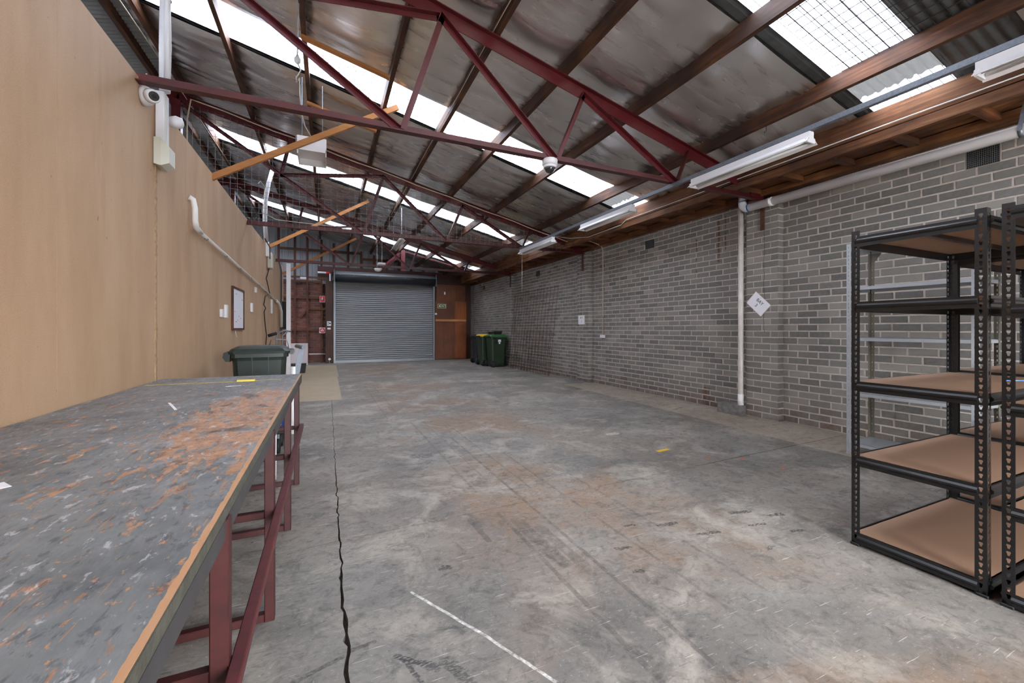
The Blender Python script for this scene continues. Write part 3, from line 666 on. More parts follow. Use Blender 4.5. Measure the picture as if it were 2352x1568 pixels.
# ------------------------------------------------------------------ roof trusses
def truss(Y, label, extra=False):
    t = thing('roof_truss', label, 'truss', (1.8, Y, 3.03), 'red steel roof trusses')
    n = (0, -1, 0)
    L0, L1 = -2.2, 5.52
    a, b = (L0, Y, zr(4.525, L0)), (L1, Y, zr(4.525, L1)); up = (SLOPE, 0, 1); side = (0, 1, 0)
    mb = MB(); mb.bar(a, b, side, up, .10, .009); mb.bar(a, b, side, up, .009, .125, 0, -.066); mb.build('top_chord', 'red_steel', t)
    a, b = (L0, Y, zr(4.525, L0)), (LX, Y, zr(4.525, L0) + SLOPE * (LX - L0)); up2 = (-SLOPE, 0, 1)
    mb = MB(); mb.bar(a, b, side, up2, .10, .009); mb.bar(a, b, side, up2, .009, .125, 0, -.066); mb.build('rear_chord', 'red_steel', t)
    mb = MB(); mb.box(LX, 5.50, Y - .004, Y + .004, 3.025, 3.105); mb.box(LX, 5.50, Y - .066, Y - .004, 3.025, 3.033); mb.build('bottom_chord', 'red_steel_worn', t)
    B = [(.60, 3.075), (2.22, 3.075), (3.92, 3.075)]; T = [(.97, 4.22), (2.55, 3.84), (4.10, 3.47)]
    def w(name, p, q, mat='red_steel', s_=-1, wd=.055):
        u = Vector((q[0] - p[0], 0, q[1] - p[1])).normalized(); perp = (u.z, 0, -u.x)
        MB().ang((p[0], Y + s_ * .006, p[1]), (q[0], Y + s_ * .006, q[1]), perp, (0, s_, 0), wd).build(name, mat, t)
    w('web_bar', B[0], T[0]); w('web_bar', T[0], B[1]); w('web_bar', B[1], T[1]); w('web_bar', T[1], B[2]); w('web_bar', B[2], T[2], 'red_steel_worn')
    w('long_diagonal', (-2.12, 4.90), B[0]); w('collar', (-.76, 3.965), (.97, 4.20)); w('web_bar', (-.76, 3.97), (-.62, 4.60))
    MB().box(-2.27, -2.15, Y - .06, Y + .06, 0, 4.93).build('post', 'red_steel', t)
    mb = MB(); mb.box(5.30, 5.56, Y - .012, Y + .012, 3.03, 3.26); mb.box(5.40, 5.60, Y - .1, Y + .1, 3.005, 3.03); mb.build('bearing_plate', 'red_steel', t)
    MB().box(5.508, 5.532, Y - .05, Y + .0, 2.62, 3.02).build('anchor_strap', 'rebar', t)
    for x in PUR[1:]: MB().box(x + .002, x + .008, Y - .03, Y + .03, zr(4.53, x), zr(4.53, x) + .08).build('cleat', 'red_steel', t)
    return t
truss(3.84, 'red steel roof truss nearest the camera, with a dome camera on its lower chord')
truss(8.27, 'second red steel roof truss, filled with square welded wire mesh')
truss(12.5, 'furthest red steel roof truss, in front of the grey roller door')
# steel column and brace frame beyond the last truss
t_ = thing('portal_steelwork', 'red steel post with a sloping beam behind the furthest truss', 'steelwork', (2.45, 15.0, 3.3))
MB().box(2.38, 2.52, 14.93, 15.07, 3.30, 4.05).build('post', 'red_steel', t_)
MB().bar((1.75, 15.0, 3.36), (2.40, 15.0, 3.95), (0, 1, 0), (0, 0, 1), .12, .012).bar((1.75, 15.0, 3.36), (2.40, 15.0, 3.95), (0, 1, 0), (0, 0, 1), .012, .14).build('sloping_beam', 'red_steel', t_)
MB().bar((2.5, 15.0, 4.0), (5.3, 15.0, 3.38), (0, 1, 0), (0, 0, 1), .05, .01).bar((2.5, 15.0, 4.0), (5.3, 15.0, 3.38), (0, 1, 0), (0, 0, 1), .01, .05).build('rafter', 'red_steel', t_)

# welded mesh in the second truss
mb = MB(); Y = 8.23
x = -2.0
while x < 5.0: mb.tube([(x, Y, 3.04), (x, Y, zr(4.42, x))], .003, 4); x += .103
z = 3.14
while z < 4.85:
    xr = (4.42 - z) / SLOPE; mb.tube([(-2.05, Y + .004, z), (min(5.1, xr), Y + .004, z)], .003, 4); z += .092
tag(mb.build('mesh_screen', 'mesh_wire', None), 'square welded wire screen filling the second truss from end to end', 'mesh screen')
# bird mesh under the skylights
for (y0, y1, lb) in ((1.1, 2.25, 'black safety wire mesh under the clear roof strip nearest the camera'), (5.72, 6.62, 'black safety wire mesh under the second clear roof strip'), (9.7, 10.6, 'black safety wire mesh under the third clear roof strip, past the second truss'), (14.3, 15.1, 'black safety wire mesh under the furthest clear roof strip')):
    mb = MB(); x = -.15
    while x < 4.4:
        if not any(abs(x - (p - .025)) < .035 for p in PUR): mb.tube([(x, y0, zr(4.685, x)), (x, y1, zr(4.685, x))], .0038, 3)
        x += .098
    y = y0 + .01
    while y < y1:
        for a, b in zip(PUR[2:], PUR[3:]): mb.tube([(a + .002, y, zr(4.688, a)), ((a + b) / 2, y, zr(4.688, (a + b) / 2) - .006), (b - .054, y, zr(4.688, b - .05))], .0038, 3)
        y += .098
    tag(mb.build('safety_mesh', 'mesh_black', None), lb, 'mesh', 'safety mesh under the roof strips')

# ------------------------------------------------------------------ roller door and end wall
d = struct('door_1', (2.07, 16.4, 0))
mb = MB(); zc = []
z = .10
while z < 2.98: zc.append(z); z += .0125
rows = [[(.27, 16.42 + .017 * math.sin(2 * PI * z / .075), z), (3.88, 16.42 + .017 * math.sin(2 * PI * z / .075), z)] for z in zc]
mb.v = [Vector(v) for r_ in rows for v in r_]; mb.f = [[2 * i, 2 * i + 1, 2 * i + 3, 2 * i + 2] for i in range(len(rows) - 1)]; mb.smooth = [True] * len(mb.f)
mb.build('curtain', 'door_grey', d)
mb = MB(); mb.box(.27, 3.88, 16.40, 16.43, .035, .10); mb.build('bottom_slat', 'door_grey', d)
MB().box(.27, 3.88, 16.37, 16.43, .0, .035).build('bottom_rail', 'galv', d)
for x in (.235, 3.885): MB().box(x - .03, x + .035, 16.34, 16.44, 0, 2.98).build('guide', 'galv', d)
mb = MB(); n = 72; ring = []
for i in range(n):
    a = 2 * PI * i / n; r_ = .195 + (.006 * math.sin(a * 18) if PI * .05 < a < PI * .95 else 0); ring.append((r_ * math.cos(a), r_ * math.sin(a)))
mb.loft([[(.25, 16.2 + y, 3.15 + z) for y, z in ring], [(3.9, 16.2 + y, 3.15 + z) for y, z in ring]], True, True); mb.build('curtain_roll', 'door_grey', d)
mb = MB(); lo = [(.202 * math.cos(a), .202 * math.sin(a)) for a in [R(165 + 7 * i) for i in range(23)]] + [(.196 * math.cos(a), .196 * math.sin(a)) for a in [R(165 + 7 * i) for i in reversed(range(23))]]
mb.loft([[(.26, 16.2 + y, 3.15 + z) for y, z in lo], [(3.89, 16.2 + y, 3.15 + z) for y, z in lo]], True, True); mb.build('roll_wrap', 'door_black', d)
for x in (.225, 3.905): MB().box(x - .01, x + .01, 16.0, 16.42, 2.93, 3.37).build('end_bracket', 'galv', d)
for k in range(8): MB().lathe((.42 + k * .46, 16.0, 3.20), [(.008, -.004), (.008, .004)], 8, 'Y').build('rivet', 'paper', d)
t_ = thing('door_motor', 'white and red roller door drive mounted above the dark post', 'motor', (-.05, 16.3, 3.2))
MB().lathe((-.32, 16.3, 3.27), [(.035, 0), (.035, .28)], 14, 'X').build('motor_tube', 'white_paint', t_); MB().lathe((-.04, 16.3, 3.27), [(.034, 0), (.034, .13)], 14, 'X').build('end_cap', 'sign_red', t_)
MB().bbox(.06, .11, 16.27, 16.33, 2.98, 3.24).build('drop_arm', 'white_paint', t_); MB().box(-.2, -.16, 16.30, 16.43, 3.24, 3.29).build('bracket', 'galv', t_)
d = struct('door_2', (4.6, 16.4, 0))
MB().box(4.015, 5.22, 16.42, 16.44, 2.375, 3.04).build('top_panel', 'panel_veneer', d)
MB().box(3.95, 4.77, 16.40, 16.42, 1.64, 2.37).build('middle_panel', 'panel_veneer', d); MB().box(4.775, 5.26, 16.40, 16.42, 1.64, 2.37).build('middle_panel', 'panel_veneer_light', d)
MB().box(3.95, 4.77, 16.40, 16.42, .03, 1.55).build('lower_panel', 'panel_veneer', d); MB().box(4.775, 5.26, 16.40, 16.42, .03, 1.55).build('lower_panel', 'panel_veneer_light', d)
MB().box(3.96, 5.25, 16.37, 16.41, 1.553, 1.637).build('cross_rail', 'new_timber', d)
k_ = MB().lathe((3.98, 16.38, 1.85), [(.03, -.02), (.045, -.012), (.045, .012), (.02, .02)], 14, 'Y').build('knob', 'paper', d)
MB().box(3.98, 5.48, 16.50, 16.56, 0, 3.35).build('door_backing', 'dark_board', d)

FB = (1, 0, 0)
def flat_sign(name, label, cat, x0, x1, y, z0, z1, mat, group=None):
    t = thing(name, label, cat, ((x0 + x1) / 2, y, z0), group); MB().bbox(x0, x1, y - .004, y, z0, z1, .0015).build('plate', mat, t); return t
s_ = flat_sign('exit_sign', 'green EXIT sign with a pale border on the brown veneer door', 'sign', 4.05, 4.40, 16.40, 2.085, 2.255, 'sign_cream')
MB().box(4.065, 4.385, 16.394, 16.3965, 2.10, 2.24).build('face', 'sign_green', s_)
text_mesh('EXIT', .125, (4.265, 16.393, 2.17), FB, (0, 0, 1), 'sign_cream', s_, bold=.002)
MB().add([(4.085, 16.394, 2.17), (4.12, 16.394, 2.135), (4.155, 16.394, 2.17), (4.12, 16.394, 2.205), (4.085, 16.392, 2.17), (4.12, 16.392, 2.135), (4.155, 16.392, 2.17), (4.12, 16.392, 2.205)], [(0, 3, 2, 1), (4, 5, 6, 7), (0, 1, 5, 4), (1, 2, 6, 5), (2, 3, 7, 6), (3, 0, 4, 7)]).build('arrow', 'sign_cream', s_)
s_ = flat_sign('extinguisher_sign', 'red sign with a white fire extinguisher symbol, on the stud by the roller door', 'sign', -.26, -.075, 16.85, 2.235, 2.47, 'paper')
MB().box(-.248, -.087, 16.844, 16.8465, 2.247, 2.458).build('face', 'sign_red', s_)
mb = MB(); mb.lathe((-.168, 16.842, 2.31), [(.022, 0), (.026, .01), (.026, .085), (.018, .10), (.008, .105), (.008, .125)], 14); mb.build('symbol', 'paper', s_)
s_ = flat_sign('round_fire_sign', 'white square sign with a red disc, below the extinguisher sign', 'sign', -.275, -.07, 16.85, 1.09, 1.30, 'paper')
MB().lathe((-.172, 16.845, 1.195), [(.092, 0), (.092, -.003)], 28, 'Y').build('disc', 'sign_red', s_)
for (w_, z_) in ((.03, 1.245), (.08, 1.215), (.12, 1.187), (.11, 1.158)): MB().box(-.172 - w_ / 2, -.172 + w_ / 2, 16.839, 16.8415, z_, z_ + .014).build('text_line', 'paper', s_)
s_ = flat_sign('notice_card', 'white printed notice on the dark brown door post', 'sign', -.012, .125, 16.396, 1.36, 1.52, 'paper')
for (a, b, c_, e_) in ((.01, .05, 1.45, 1.49), (.06, .11, 1.42, 1.48), (.01, .045, 1.40, 1.43)): MB().box(a, b, 16.390, 16.3925, c_, e_).build('print_block', 'ink', s_)
flat_sign('small_label', 'small white label under the notice on the dark door post', 'label', .0, .11, 16.396, 1.23, 1.29, 'paper')
tag(MB().bbox(4.32, 4.375, 16.395, 16.42, 2.64, 2.75, .004).build('wall_switch', 'paper', None), 'small white switch box on the top brown veneer panel', 'switch')
t_ = thing('round_gauge', 'round white dial with a hanging wire at the foot of the dark post', 'gauge', (.07, 16.37, .1))
MB().lathe((.07, 16.395, .15), [(.045, 0), (.045, -.025), (.03, -.03)], 16, 'Y').build('dial', 'paper', t_); MB().tube([(.07, 16.36, .11), (.06, 16.36, .05), (.09, 16.35, .004)], .005, 6).build('wire', 'cable_cream', t_)
tag(MB().tube([(-.62, 16.78, .33), (.0, 16.78, .32)], .016, 8).build('white_pipe', 'pvc', None), 'thin white horizontal pipe low on the red brick back wall', 'pipe')
tag(MB().bbox(-1.05 + .15, -.80 + .1, 16.70, 16.76, 3.05, 3.13).build('lamp_holder', 'white_paint', None), 'small white fitting hanging above the red brick wall', 'fitting')
# leaning board, tub
t_ = MB().add([(-1.15, 15.93, 0), (-.62, 15.93, 0), (-.62, 15.95, 0), (-1.15, 15.95, 0), (-1.15, 16.05, .75), (-.62, 16.05, .75), (-.62, 16.07, .75), (-1.15, 16.07, .75)],
              [(0, 3, 2, 1), (4, 5, 6, 7), (0, 1, 5, 4), (1, 2, 6, 5), (2, 3, 7, 6), (3, 0, 4, 7)]).build('leaning_board', 'board_grey', None)
tag(t_, 'pale grey square board leaning against studs in the back left corner', 'board')
mb = MB(); mb.loft([[(-1.0 + a, 13.0 + b, 0) for a, b in ((.03, .03), (.42, .03), (.42, .32), (.03, .32))], [(-1.0 + a, 13.0 + b, .26) for a, b in ((0, 0), (.45, 0), (.45, .35), (0, .35))]]); tag(mb.build('storage_tub', 'black_plastic', None), 'low black plastic tub on the floor before the leaning board', 'tub')

# ------------------------------------------------------------------ floor boards near the door
for (y0, y1, lb) in ((7.95, 11.65, 'nearer tan hardboard sheet on the floor beside the bench end'), (11.66, 15.45, 'further tan hardboard sheet on the floor towards the roller door')):
    tag(MB().box(-1.2, .235 + .01 * (y0 - 7.9), y0, y1, .0, .006).build('floor_board', 'mdf_floor', None), lb, 'board', 'hardboard sheets on the floor')
t_ = MB().bar((3.07, 3.235, .001), (3.24, 3.255, .001), (0, 1, 0), (0, 0, 1), .05, .001).build('floor_tape', 'tape_yellow', None)
tag(t_, 'short strip of yellow tape stuck on the concrete floor', 'tape')
for i, (x, y, lb) in enumerate(((3.35, 2.88, 'tiny orange paint dash beside the floor joint'), (3.62, 2.72, 'tiny orange paint dash right of the floor joint, nearer the rack'), (3.72, 2.4, 'tiny orange paint dash nearest the black rack'))):
    tag(MB().bar((x, y, .0006), (x + .07, y + .01, .0006), (0, 1, 0), (0, 0, 1), .018, .0008).build('paint_dash', 'paint_orange', None), lb, 'paint mark', 'orange dashes on the floor')

# ------------------------------------------------------------------ work bench
bn = thing('work_bench', 'long steel framed workbench with a worn blue grey painted top along the partition', 'bench', (-.72, 1.9, 0))
MB().prism([(-1.235, -.5), (-.217, -.5), (-.217, 4.22), (-1.235, 4.24)], .815, .84).build('bench_top', 'bench_paint', bn)
MB().box(-.2165, -.214, -.5, 4.22, .812, .838).build('raw_edge', 'bench_edge', bn)
mb = MB(); mb.box(-.219, -.213, -.5, 4.2, .768, .812); mb.box(-.26, -.219, -.5, 4.2, .806, .812); mb.box(-1.22, -.22, 4.19, 4.196, .768, .812); mb.build('edge_angle', 'bench_angle', bn)
plain('bench_red', srgb(58, 20, 19), .5, 0, .25, 20); plain('bench_rail_red', srgb(84, 30, 30), .5, 0, .3, 16)
for y in (.30, 1.15, 2.05, 2.92, 3.75):
    MB().bbox(-.245, -.207, y - .019, y + .019, 0, .812, .003).build('leg', 'bench_red', bn); MB().bbox(-1.18, -1.142, y - .019, y + .019, 0, .812, .003).build('leg', 'bench_red', bn)
    MB().bbox(-1.142, -.245, y - .015, y + .015, .44, .47, .003).build('cross_bar', 'bench_red', bn); MB().bbox(-1.142, -.245, y - .017, y + .017, .0, .034, .003).build('foot_bar', 'bench_red', bn)
MB().bbox(-.207, -.177, -.4, 3.79, .445, .477, .003).build('front_rail', 'bench_rail_red', bn)
MB().bbox(-1.142, -.245, 4.15, 4.18, .77, .806, .003).build('end_bar', 'bench_red', bn)
ZT = .8405
mb = MB(); pth = [(-1.2, 3.80), (-.95, 3.80), (-.75, 3.795), (-.62, 3.79)]
for p, q in zip(pth, pth[1:]): mb.bar((p[0], p[1], ZT + .001), (q[0], q[1], ZT + .001), (0, 1, 0), (0, 0, 1), .016, .001)
mb.bar((-.64, 3.79, ZT + .008), (-.52, 3.80, ZT + .006), (0, 1, 0), (0, 0, 1), .05, .012); mb.bar((-.52, 3.80, ZT + .001), (-.34, 3.84, ZT + .001), (0, 1, 0), (0, 0, 1), .012, .001)
tag(mb.build('measuring_tape', 'tape_measure', None), 'yellow tape strip lying across the far end of the bench top', 'tape')
for (x0, y0, x1, y1, w_, lb) in ((-.66, 3.50, -.57, 3.52, .02, 'white torn paper strip near the yellow tape on the bench'), (-.80, 2.86, -.70, 2.60, .012, 'white paper shred in the middle of the bench top'), (-.80, 1.55, -.76, 1.50, .03, 'white torn paper stuck to the near left of the bench top')):
    tag(MB().bar((x0, y0, ZT + .0008), (x1, y1, ZT + .0008), (-(y1 - y0), x1 - x0, 0), (0, 0, 1), w_, .001).build('paper_scrap', 'paper', None), lb, 'paper', 'paper scraps on the bench')

# things under and beyond the bench
t_ = thing('tool_trolley', 'blue box on a black base seen under the far end of the bench', 'trolley', (-.66, 4.9, 0))
MB().bbox(-.95, -.40, 4.70, 5.10, .26, .62, .015).build('body', 'blue_plastic', t_); MB().bbox(-.96, -.39, 4.69, 5.11, .20, .26, .008).build('base', 'black_plastic', t_)
for (x, y) in ((-.9, 4.75), (-.45, 4.75), (-.9, 5.05), (-.45, 5.05)): MB().lathe((x, y, .075), [(.03, -.02), (.075, -.015), (.075, .015), (.03, .02)], 14, 'X').build('wheel', 'rubber', t_); MB().box(x - .01, x + .01, y - .01, y + .01, .08, .20).build('caster_stem', 'galv', t_)
MB().lathe((-.43, 4.695, .30), [(.012, 0), (.012, -.008)], 10, 'Y').build('stud_button', 'paper', t_)
tag(MB().tube([(-.375, 5.57, 0), (-.375, 5.57, .80)], .027, 12).build('white_tube', 'pvc', None), 'thick white tube standing on the floor beyond the bench end', 'tube')
tag(MB().tube([(-.40, 3.93, .0), (-.40, 3.93, .80)], .015, 10).build('white_tube', 'pvc', None), 'thin white tube standing between the last two bench legs', 'tube')
t_ = thing('steel_stand', 'galvanised steel stand with a top tube beyond the dark green bin', 'stand', (-.40, 7.4, 0))
MB().ang((-.57, 7.45, .0), (-.42, 7.45, .95), (1, 0, 0), (0, -1, 0), .05).build('upright', 'galv', t_); MB().ang((-.54, 7.5, .0), (-.38, 7.5, .95), (1, 0, 0), (0, -1, 0), .04).build('upright', 'galv', t_)
MB().tube([(-.46, 7.6, .97), (-.34, 7.25, .96)], .03, 12).build('top_tube', 'galv', t_)
MB().tube([(-.62, 7.6, .0), (-.70, 7.7, .60)], .014, 8).tube([(-.55, 7.6, .0), (-.66, 7.7, .60)], .014, 8).build('brace_tube', 'galv', t_)
t_ = thing('folding_trolley', 'chrome tube trolley handle rising behind the dark green bin', 'trolley', (-.85, 8.6, 0))
MB().tube([(-.82, 8.8, 0), (-.86, 8.8, 1.10), (-.84, 8.8, 1.18), (-.72, 8.8, 1.22), (-.62, 8.8, 1.2)], .018, 8).build('handle', 'galv', t_)
MB().tube([(-.74, 8.9, 0), (-.78, 8.9, 1.12), (-.70, 8.9, 1.19)], .016, 8).build('handle', 'galv', t_); MB().tube([(-1.0, 8.8, 1.12), (-.86, 8.8, 1.17)], .03, 8).build('grip', 'rubber', t_)

# ------------------------------------------------------------------ wheelie bins
def bin_(loc, rz, L, W, H, body, lid, label, group=None, wheels=True):
    t = thing('wheelie_bin', label, 'bin', (0, 0, 0), group)
    def rr(sx_, sy_, z, r=.05, ox=0):
        out = []
        for cx_, cy_, a0 in ((1, 1, 0), (-1, 1, 90), (-1, -1, 180), (1, -1, 270)):
            for k in range(3):
                a = R(a0 + 45 * k); out.append((ox + cx_ * (sx_ / 2 - r) + r * math.cos(a), cy_ * (sy_ / 2 - r) + r * math.sin(a), z))
        return out
    mb = MB(); mb.loft([rr(L * .66, W * .80, .03, .04), rr(L * .70, W * .84, .10, .04), rr(L * .86, W * .98, H - .16), rr(L * .87, W, H - .13), rr(L * .93, W * 1.03, H - .125), rr(L * .93, W * 1.03, H - .085)], True, False)
    mb.build('body', body, t)
    mb = MB(); mb.loft([rr(L * .97, W * 1.05, H - .085), rr(L * .99, W * 1.06, H - .06), rr(L * .90, W * .98, H - .03), rr(L * .74, W * .80, H - .005), rr(L * .5, W * .6, H)], True, False)
    ld = mb.build('lid', lid, t)
    mb = MB(); mb.loft([[(-L * .46, y, H - .07) , (-L * .46, y, H - .045), (-L * .56, y, H - .07), (-L * .575, y, H - .12), (-L * .53, y, H - .165), (-L * .47, y, H - .17)] for y in (-W * .42, W * .42)]); mb.build('lid_lip', lid, ld)
    # hinge handle at the wheel side, side ribs
    mb = MB(); mb.tube([(L * .54, -W * .42, H - .07), (L * .54, W * .42, H - .07)], .018, 8); mb.box(L * .44, L * .55, -W * .40, -W * .34, H - .10, H - .05); mb.box(L * .44, L * .55, W * .34, W * .40, H - .10, H - .05); mb.build('handle_bar', body, t)
    mb = MB()
    for s_ in (-1, 1):
        y0 = s_ * (W * .49); mb.box(-L * .13, -L * .115, min(y0, y0 + s_ * .014), max(y0, y0 + s_ * .014), H - .30, H - .125); mb.box(L * .13, L * .145, min(y0, y0 + s_ * .014), max(y0, y0 + s_ * .014), H - .30, H - .125)
    mb.build('side_rib', body, t)
    for s_ in (-1, 1): MB().lathe((L * .33, s_ * (W * .44 + .02), .10), [(.06, -.025), (.10, -.022), (.10, .022), (.06, .025)], 20, 'Y').build('wheel', 'rubber', t)
    MB().tube([(L * .33, -W * .44, .10), (L * .33, W * .44, .10)], .012, 8).build('axle', 'galv', t)
    t.location = loc; t.rotation_euler = (0, 0, rz); return t
b0 = bin_((-.70, 5.55, 0), R(4), .60, .50, 1.06, 'bin_dark_green', 'bin_dark_green', 'dark green wheelie bin standing beyond the end of the workbench')
WORLD[b0.name] = Vector((0, 0, 0))
mb = MB()
for y in (-.12, .12): mb.tube([(.08, y, 1.045), (.10, y, 1.13), (.26, y, 1.12), (.28, y, 1.03)], .004, 6)
mb.build('wire_handle', 'galv', b0)
b1 = bin_((5.12, 12.75, 0), R(180), .62, .56, 1.07, 'bin_green', 'lid_green', 'green wheelie bin with a bright green lid and two black tubs on top', 'wheelie bins by the wall')
WORLD[b1.name] = Vector((0, 0, 0))
MB().box(-.06, .04, .283, .289, .82, .90).box(-.04, .02, .28, .286, .76, .81).build('sticker', 'paper', b1)
b2 = bin_((5.02, 13.42, 0), R(180), .62, .56, 1.07, 'bin_green', 'lid_yellow', 'green wheelie bin with a yellow lid, in the middle of the three bins', 'wheelie bins by the wall')
b3 = bin_((5.12, 14.25, 0), R(180), .62, .56, 1.05, 'bin_charcoal', 'bin_charcoal', 'dark charcoal wheelie bin, furthest of the three by the wall', 'wheelie bins by the wall')
for (x, y, z, l_, w_, h_, lb) in ((5.16, 12.70, 1.071, .24, .18, .10, 'larger black plastic tub on the bright green bin lid'), (4.97, 12.86, 1.071, .15, .13, .08, 'smaller black plastic tub on the bright green bin lid')):
    mb = MB(); mb.loft([[(x + a * l_ * .42, y + b * w_ * .42, z) for a, b in ((-1, -1), (1, -1), (1, 1), (-1, 1))], [(x + a * l_ / 2, y + b * w_ / 2, z + h_ - .015) for a, b in ((-1, -1), (1, -1), (1, 1), (-1, 1))], [(x + a * l_ * .55, y + b * w_ * .55, z + h_ - .015) for a, b in ((-1, -1), (1, -1), (1, 1), (-1, 1))], [(x + a * l_ * .55, y + b * w_ * .55, z + h_) for a, b in ((-1, -1), (1, -1), (1, 1), (-1, 1))]])
    tag(mb.build('black_tub', 'black_plastic', None), lb, 'tub', 'black tubs on the bin')

# ------------------------------------------------------------------ reinforcing mesh against the wall
def reo(name, label, y0, y1, n, h, m, x0, x1, skew, yb=0):
    t = thing(name, label, 'steel mesh', (x0, (y0 + y1) / 2, 0), 'rusty mesh sheets leaning on the wall')
    f = lambda y, z: (x0 + (x1 - x0) * z / h, y + skew * z / h, z)
    for i in range(n):
        y = y0 + (y1 - y0) * i / (n - 1); MB().tube([f(y, .004), f(y, h)], .0055, 5).build('upright_bar', 'rebar', t)
    for j in range(m):
        z = .1 + (h - .14) * j / (m - 1); a = Vector(f(y0 - .08, z)); b = Vector(f(y1 + .08, z)); o_ = Vector((-.011, 0, 0)); MB().tube([a + o_, b + o_], .0045, 5).build('cross_bar', 'rebar', t)
    return t
reo('rebar_sheet', 'tall rusty steel mesh sheet leaning on the brick wall', 9.58, 12.30, 15, 2.42, 12, 5.36, 5.615, -.05)
reo('rebar_sheet', 'lower rusty steel mesh sheet leaning in front of the tall one', 9.55, 11.2, 9, 1.22, 6, 5.31, 5.46, .1)

# ------------------------------------------------------------------ shelving
def plate_with_holes(mb, o_, ua, va, W_, H_, pitch, hole, margin=.0):
    n = int(H_ / pitch)
    for k in range(n):
        z0 = k * pitch; cx_ = W_ / 2; cz_ = z0 + pitch / 2
        if hole == 'key':
            inner = [(.0075, .004), (.0055, .0095), (-.0055, .0095), (-.0075, .004), (-.005, -.002), (-.0032, -.011), (.0032, -.011), (.005, -.002)]
        else: inner = [(.0028, .004), (.002, .011), (-.002, .011), (-.0028, .004), (-.0028, -.004), (-.002, -.011), (.002, -.011), (.0028, -.004)]
        inner = [(cx_ + a, cz_ + b) for a, b in inner]
        outer = [(W_, cz_), (W_, z0 + pitch), (0, z0 + pitch), (0, cz_), (0, cz_ - .003), (0, z0), (W_, z0), (W_, cz_ - .003)]
        pts = [o_ + ua * a + va * b for a, b in outer + inner]; mb.add(pts, [(i, (i + 1) % 8, 8 + (i + 1) % 8, 8 + i) for i in range(8)])
    r_ = n * pitch
    if H_ - r_ > .001: mb.add([o_ + va * r_, o_ + ua * W_ + va * r_, o_ + ua * W_ + va * H_, o_ + va * H_], [(0, 1, 2, 3)])
def upright_mesh(H_, W_, pitch, hole, mat, th=.0016):
    mb = MB(); plate_with_holes(mb, Vector((0, 0, 0)), Vector((1, 0, 0)), Vector((0, 0, 1)), W_, H_, pitch, hole); plate_with_holes(mb, Vector((0, 0, 0)), Vector((0, 1, 0)), Vector((0, 0, 1)), W_, H_, pitch, hole)
    me = bpy.data.meshes.new('upright'); me.from_pydata(mb.v, [], mb.f); bm = bmesh.new(); bm.from_mesh(me); bmesh.ops.remove_doubles(bm, verts=bm.verts, dist=1e-5)
    bmesh.ops.recalc_face_normals(bm, faces=bm.faces); bmesh.ops.solidify(bm, geom=list(bm.faces), thickness=th); bm.to_mesh(me); bm.free(); me.materials.append(M[mat]); return me
RK = upright_mesh(1.81, .041, .032, 'key', 'black_steel')
def beam_section(mb, p, q, out, h=.058):
    """shelf beam: lower web, rounded rib, lip"""
    p, q = Vector(p), Vector(q); o_ = Vector(out); prof = [(0, 0), (.003, 0), (.003, .018), (.013, .026), (.014, .036), (.004, .045), (.004, h), (0, h), (-.012, h), (-.012, h - .0015), (-.0015, h - .0015), (-.0015, .0)]
    mb.loft([[c_ + o_ * a + Vector((0, 0, b)) for a, b in prof] for c_ in (p, q)])
def black_rack(x0, x1, y0, y1, levels, label):
    t = thing('black_rack', label, 'shelving', ((x0 + x1) / 2, (y0 + y1) / 2, 0), 'black boltless shelving racks')
    for (x, y, r_) in ((x0, y0, 0), (x1, y0, 90), (x1, y1, 180), (x0, y1, 270)):
        o = bpy.data.objects.new('upright', RK); C.objects.link(o); o.parent = t; o.location = Vector((x, y, .004)) - WORLD[t.name]; o.rotation_euler = (0, 0, R(r_)); WORLD[o.name] = Vector((x, y, 0))
        fx = x - .006 if x == x0 else x - .038; fy = y - .006 if y == y0 else y - .038
        MB().bbox(fx, fx + .044, fy, fy + .044, 0, .014, .003).build('foot', 'black_plastic', t)
        MB().bbox(fx + .006, fx + .038, fy + .006, fy + .038, .012, .03, .002).build('foot', 'black_plastic', t)
    for z in levels:
        b0_ = z - .060
        for (p, q, o_) in (((x0 + .001, y0 + .03, b0_), (x0 + .001, y1 - .03, b0_), (-1, 0, 0)), ((x1 - .001, y0 + .03, b0_), (x1 - .001, y1 - .03, b0_), (1, 0, 0)),
                           ((x0 + .03, y0 + .001, b0_), (x1 - .03, y0 + .001, b0_), (0, -1, 0)), ((x0 + .03, y1 - .001, b0_), (x1 - .03, y1 - .001, b0_), (0, 1, 0))):
            mb = MB(); beam_section(mb, p, q, o_); mb.build('beam', 'black_steel', t)
        MB().box(x0 + .006, x1 - .006, y0 + .006, y1 - .006, z - .012, z - .002).build('shelf_board', 'mdf_shelf', t)
        MB().box(x0 + .01, x1 - .01, (y0 + y1) / 2 - .011, (y0 + y1) / 2 + .011, z - .034, z - .0125).build('shelf_stay', 'black_steel', t)
    return t
LV = [.076, .52, .95, 1.408, 1.782]
black_rack(2.788, 3.975, .846, 1.388, LV, 'black steel rack with brown boards, its corner post nearest the room middle')
black_rack(2.785, 3.97, .26, .80, [.07, .455, .92, 1.36, 1.80], 'black steel rack partly cut off at the right edge of view')
black_rack(4.012, 5.215, .846, 1.388, [.09, .535, .965, 1.408, 1.75], 'black steel rack behind the first one, closest to the brick wall')
tag(MB().tube([(3.50, 1.00, .956), (3.70, .91, .956)], .004, 6).build('blue_pen', 'blue_pen', None), 'thin blue stick lying on the middle shelf of the black rack', 'pen')

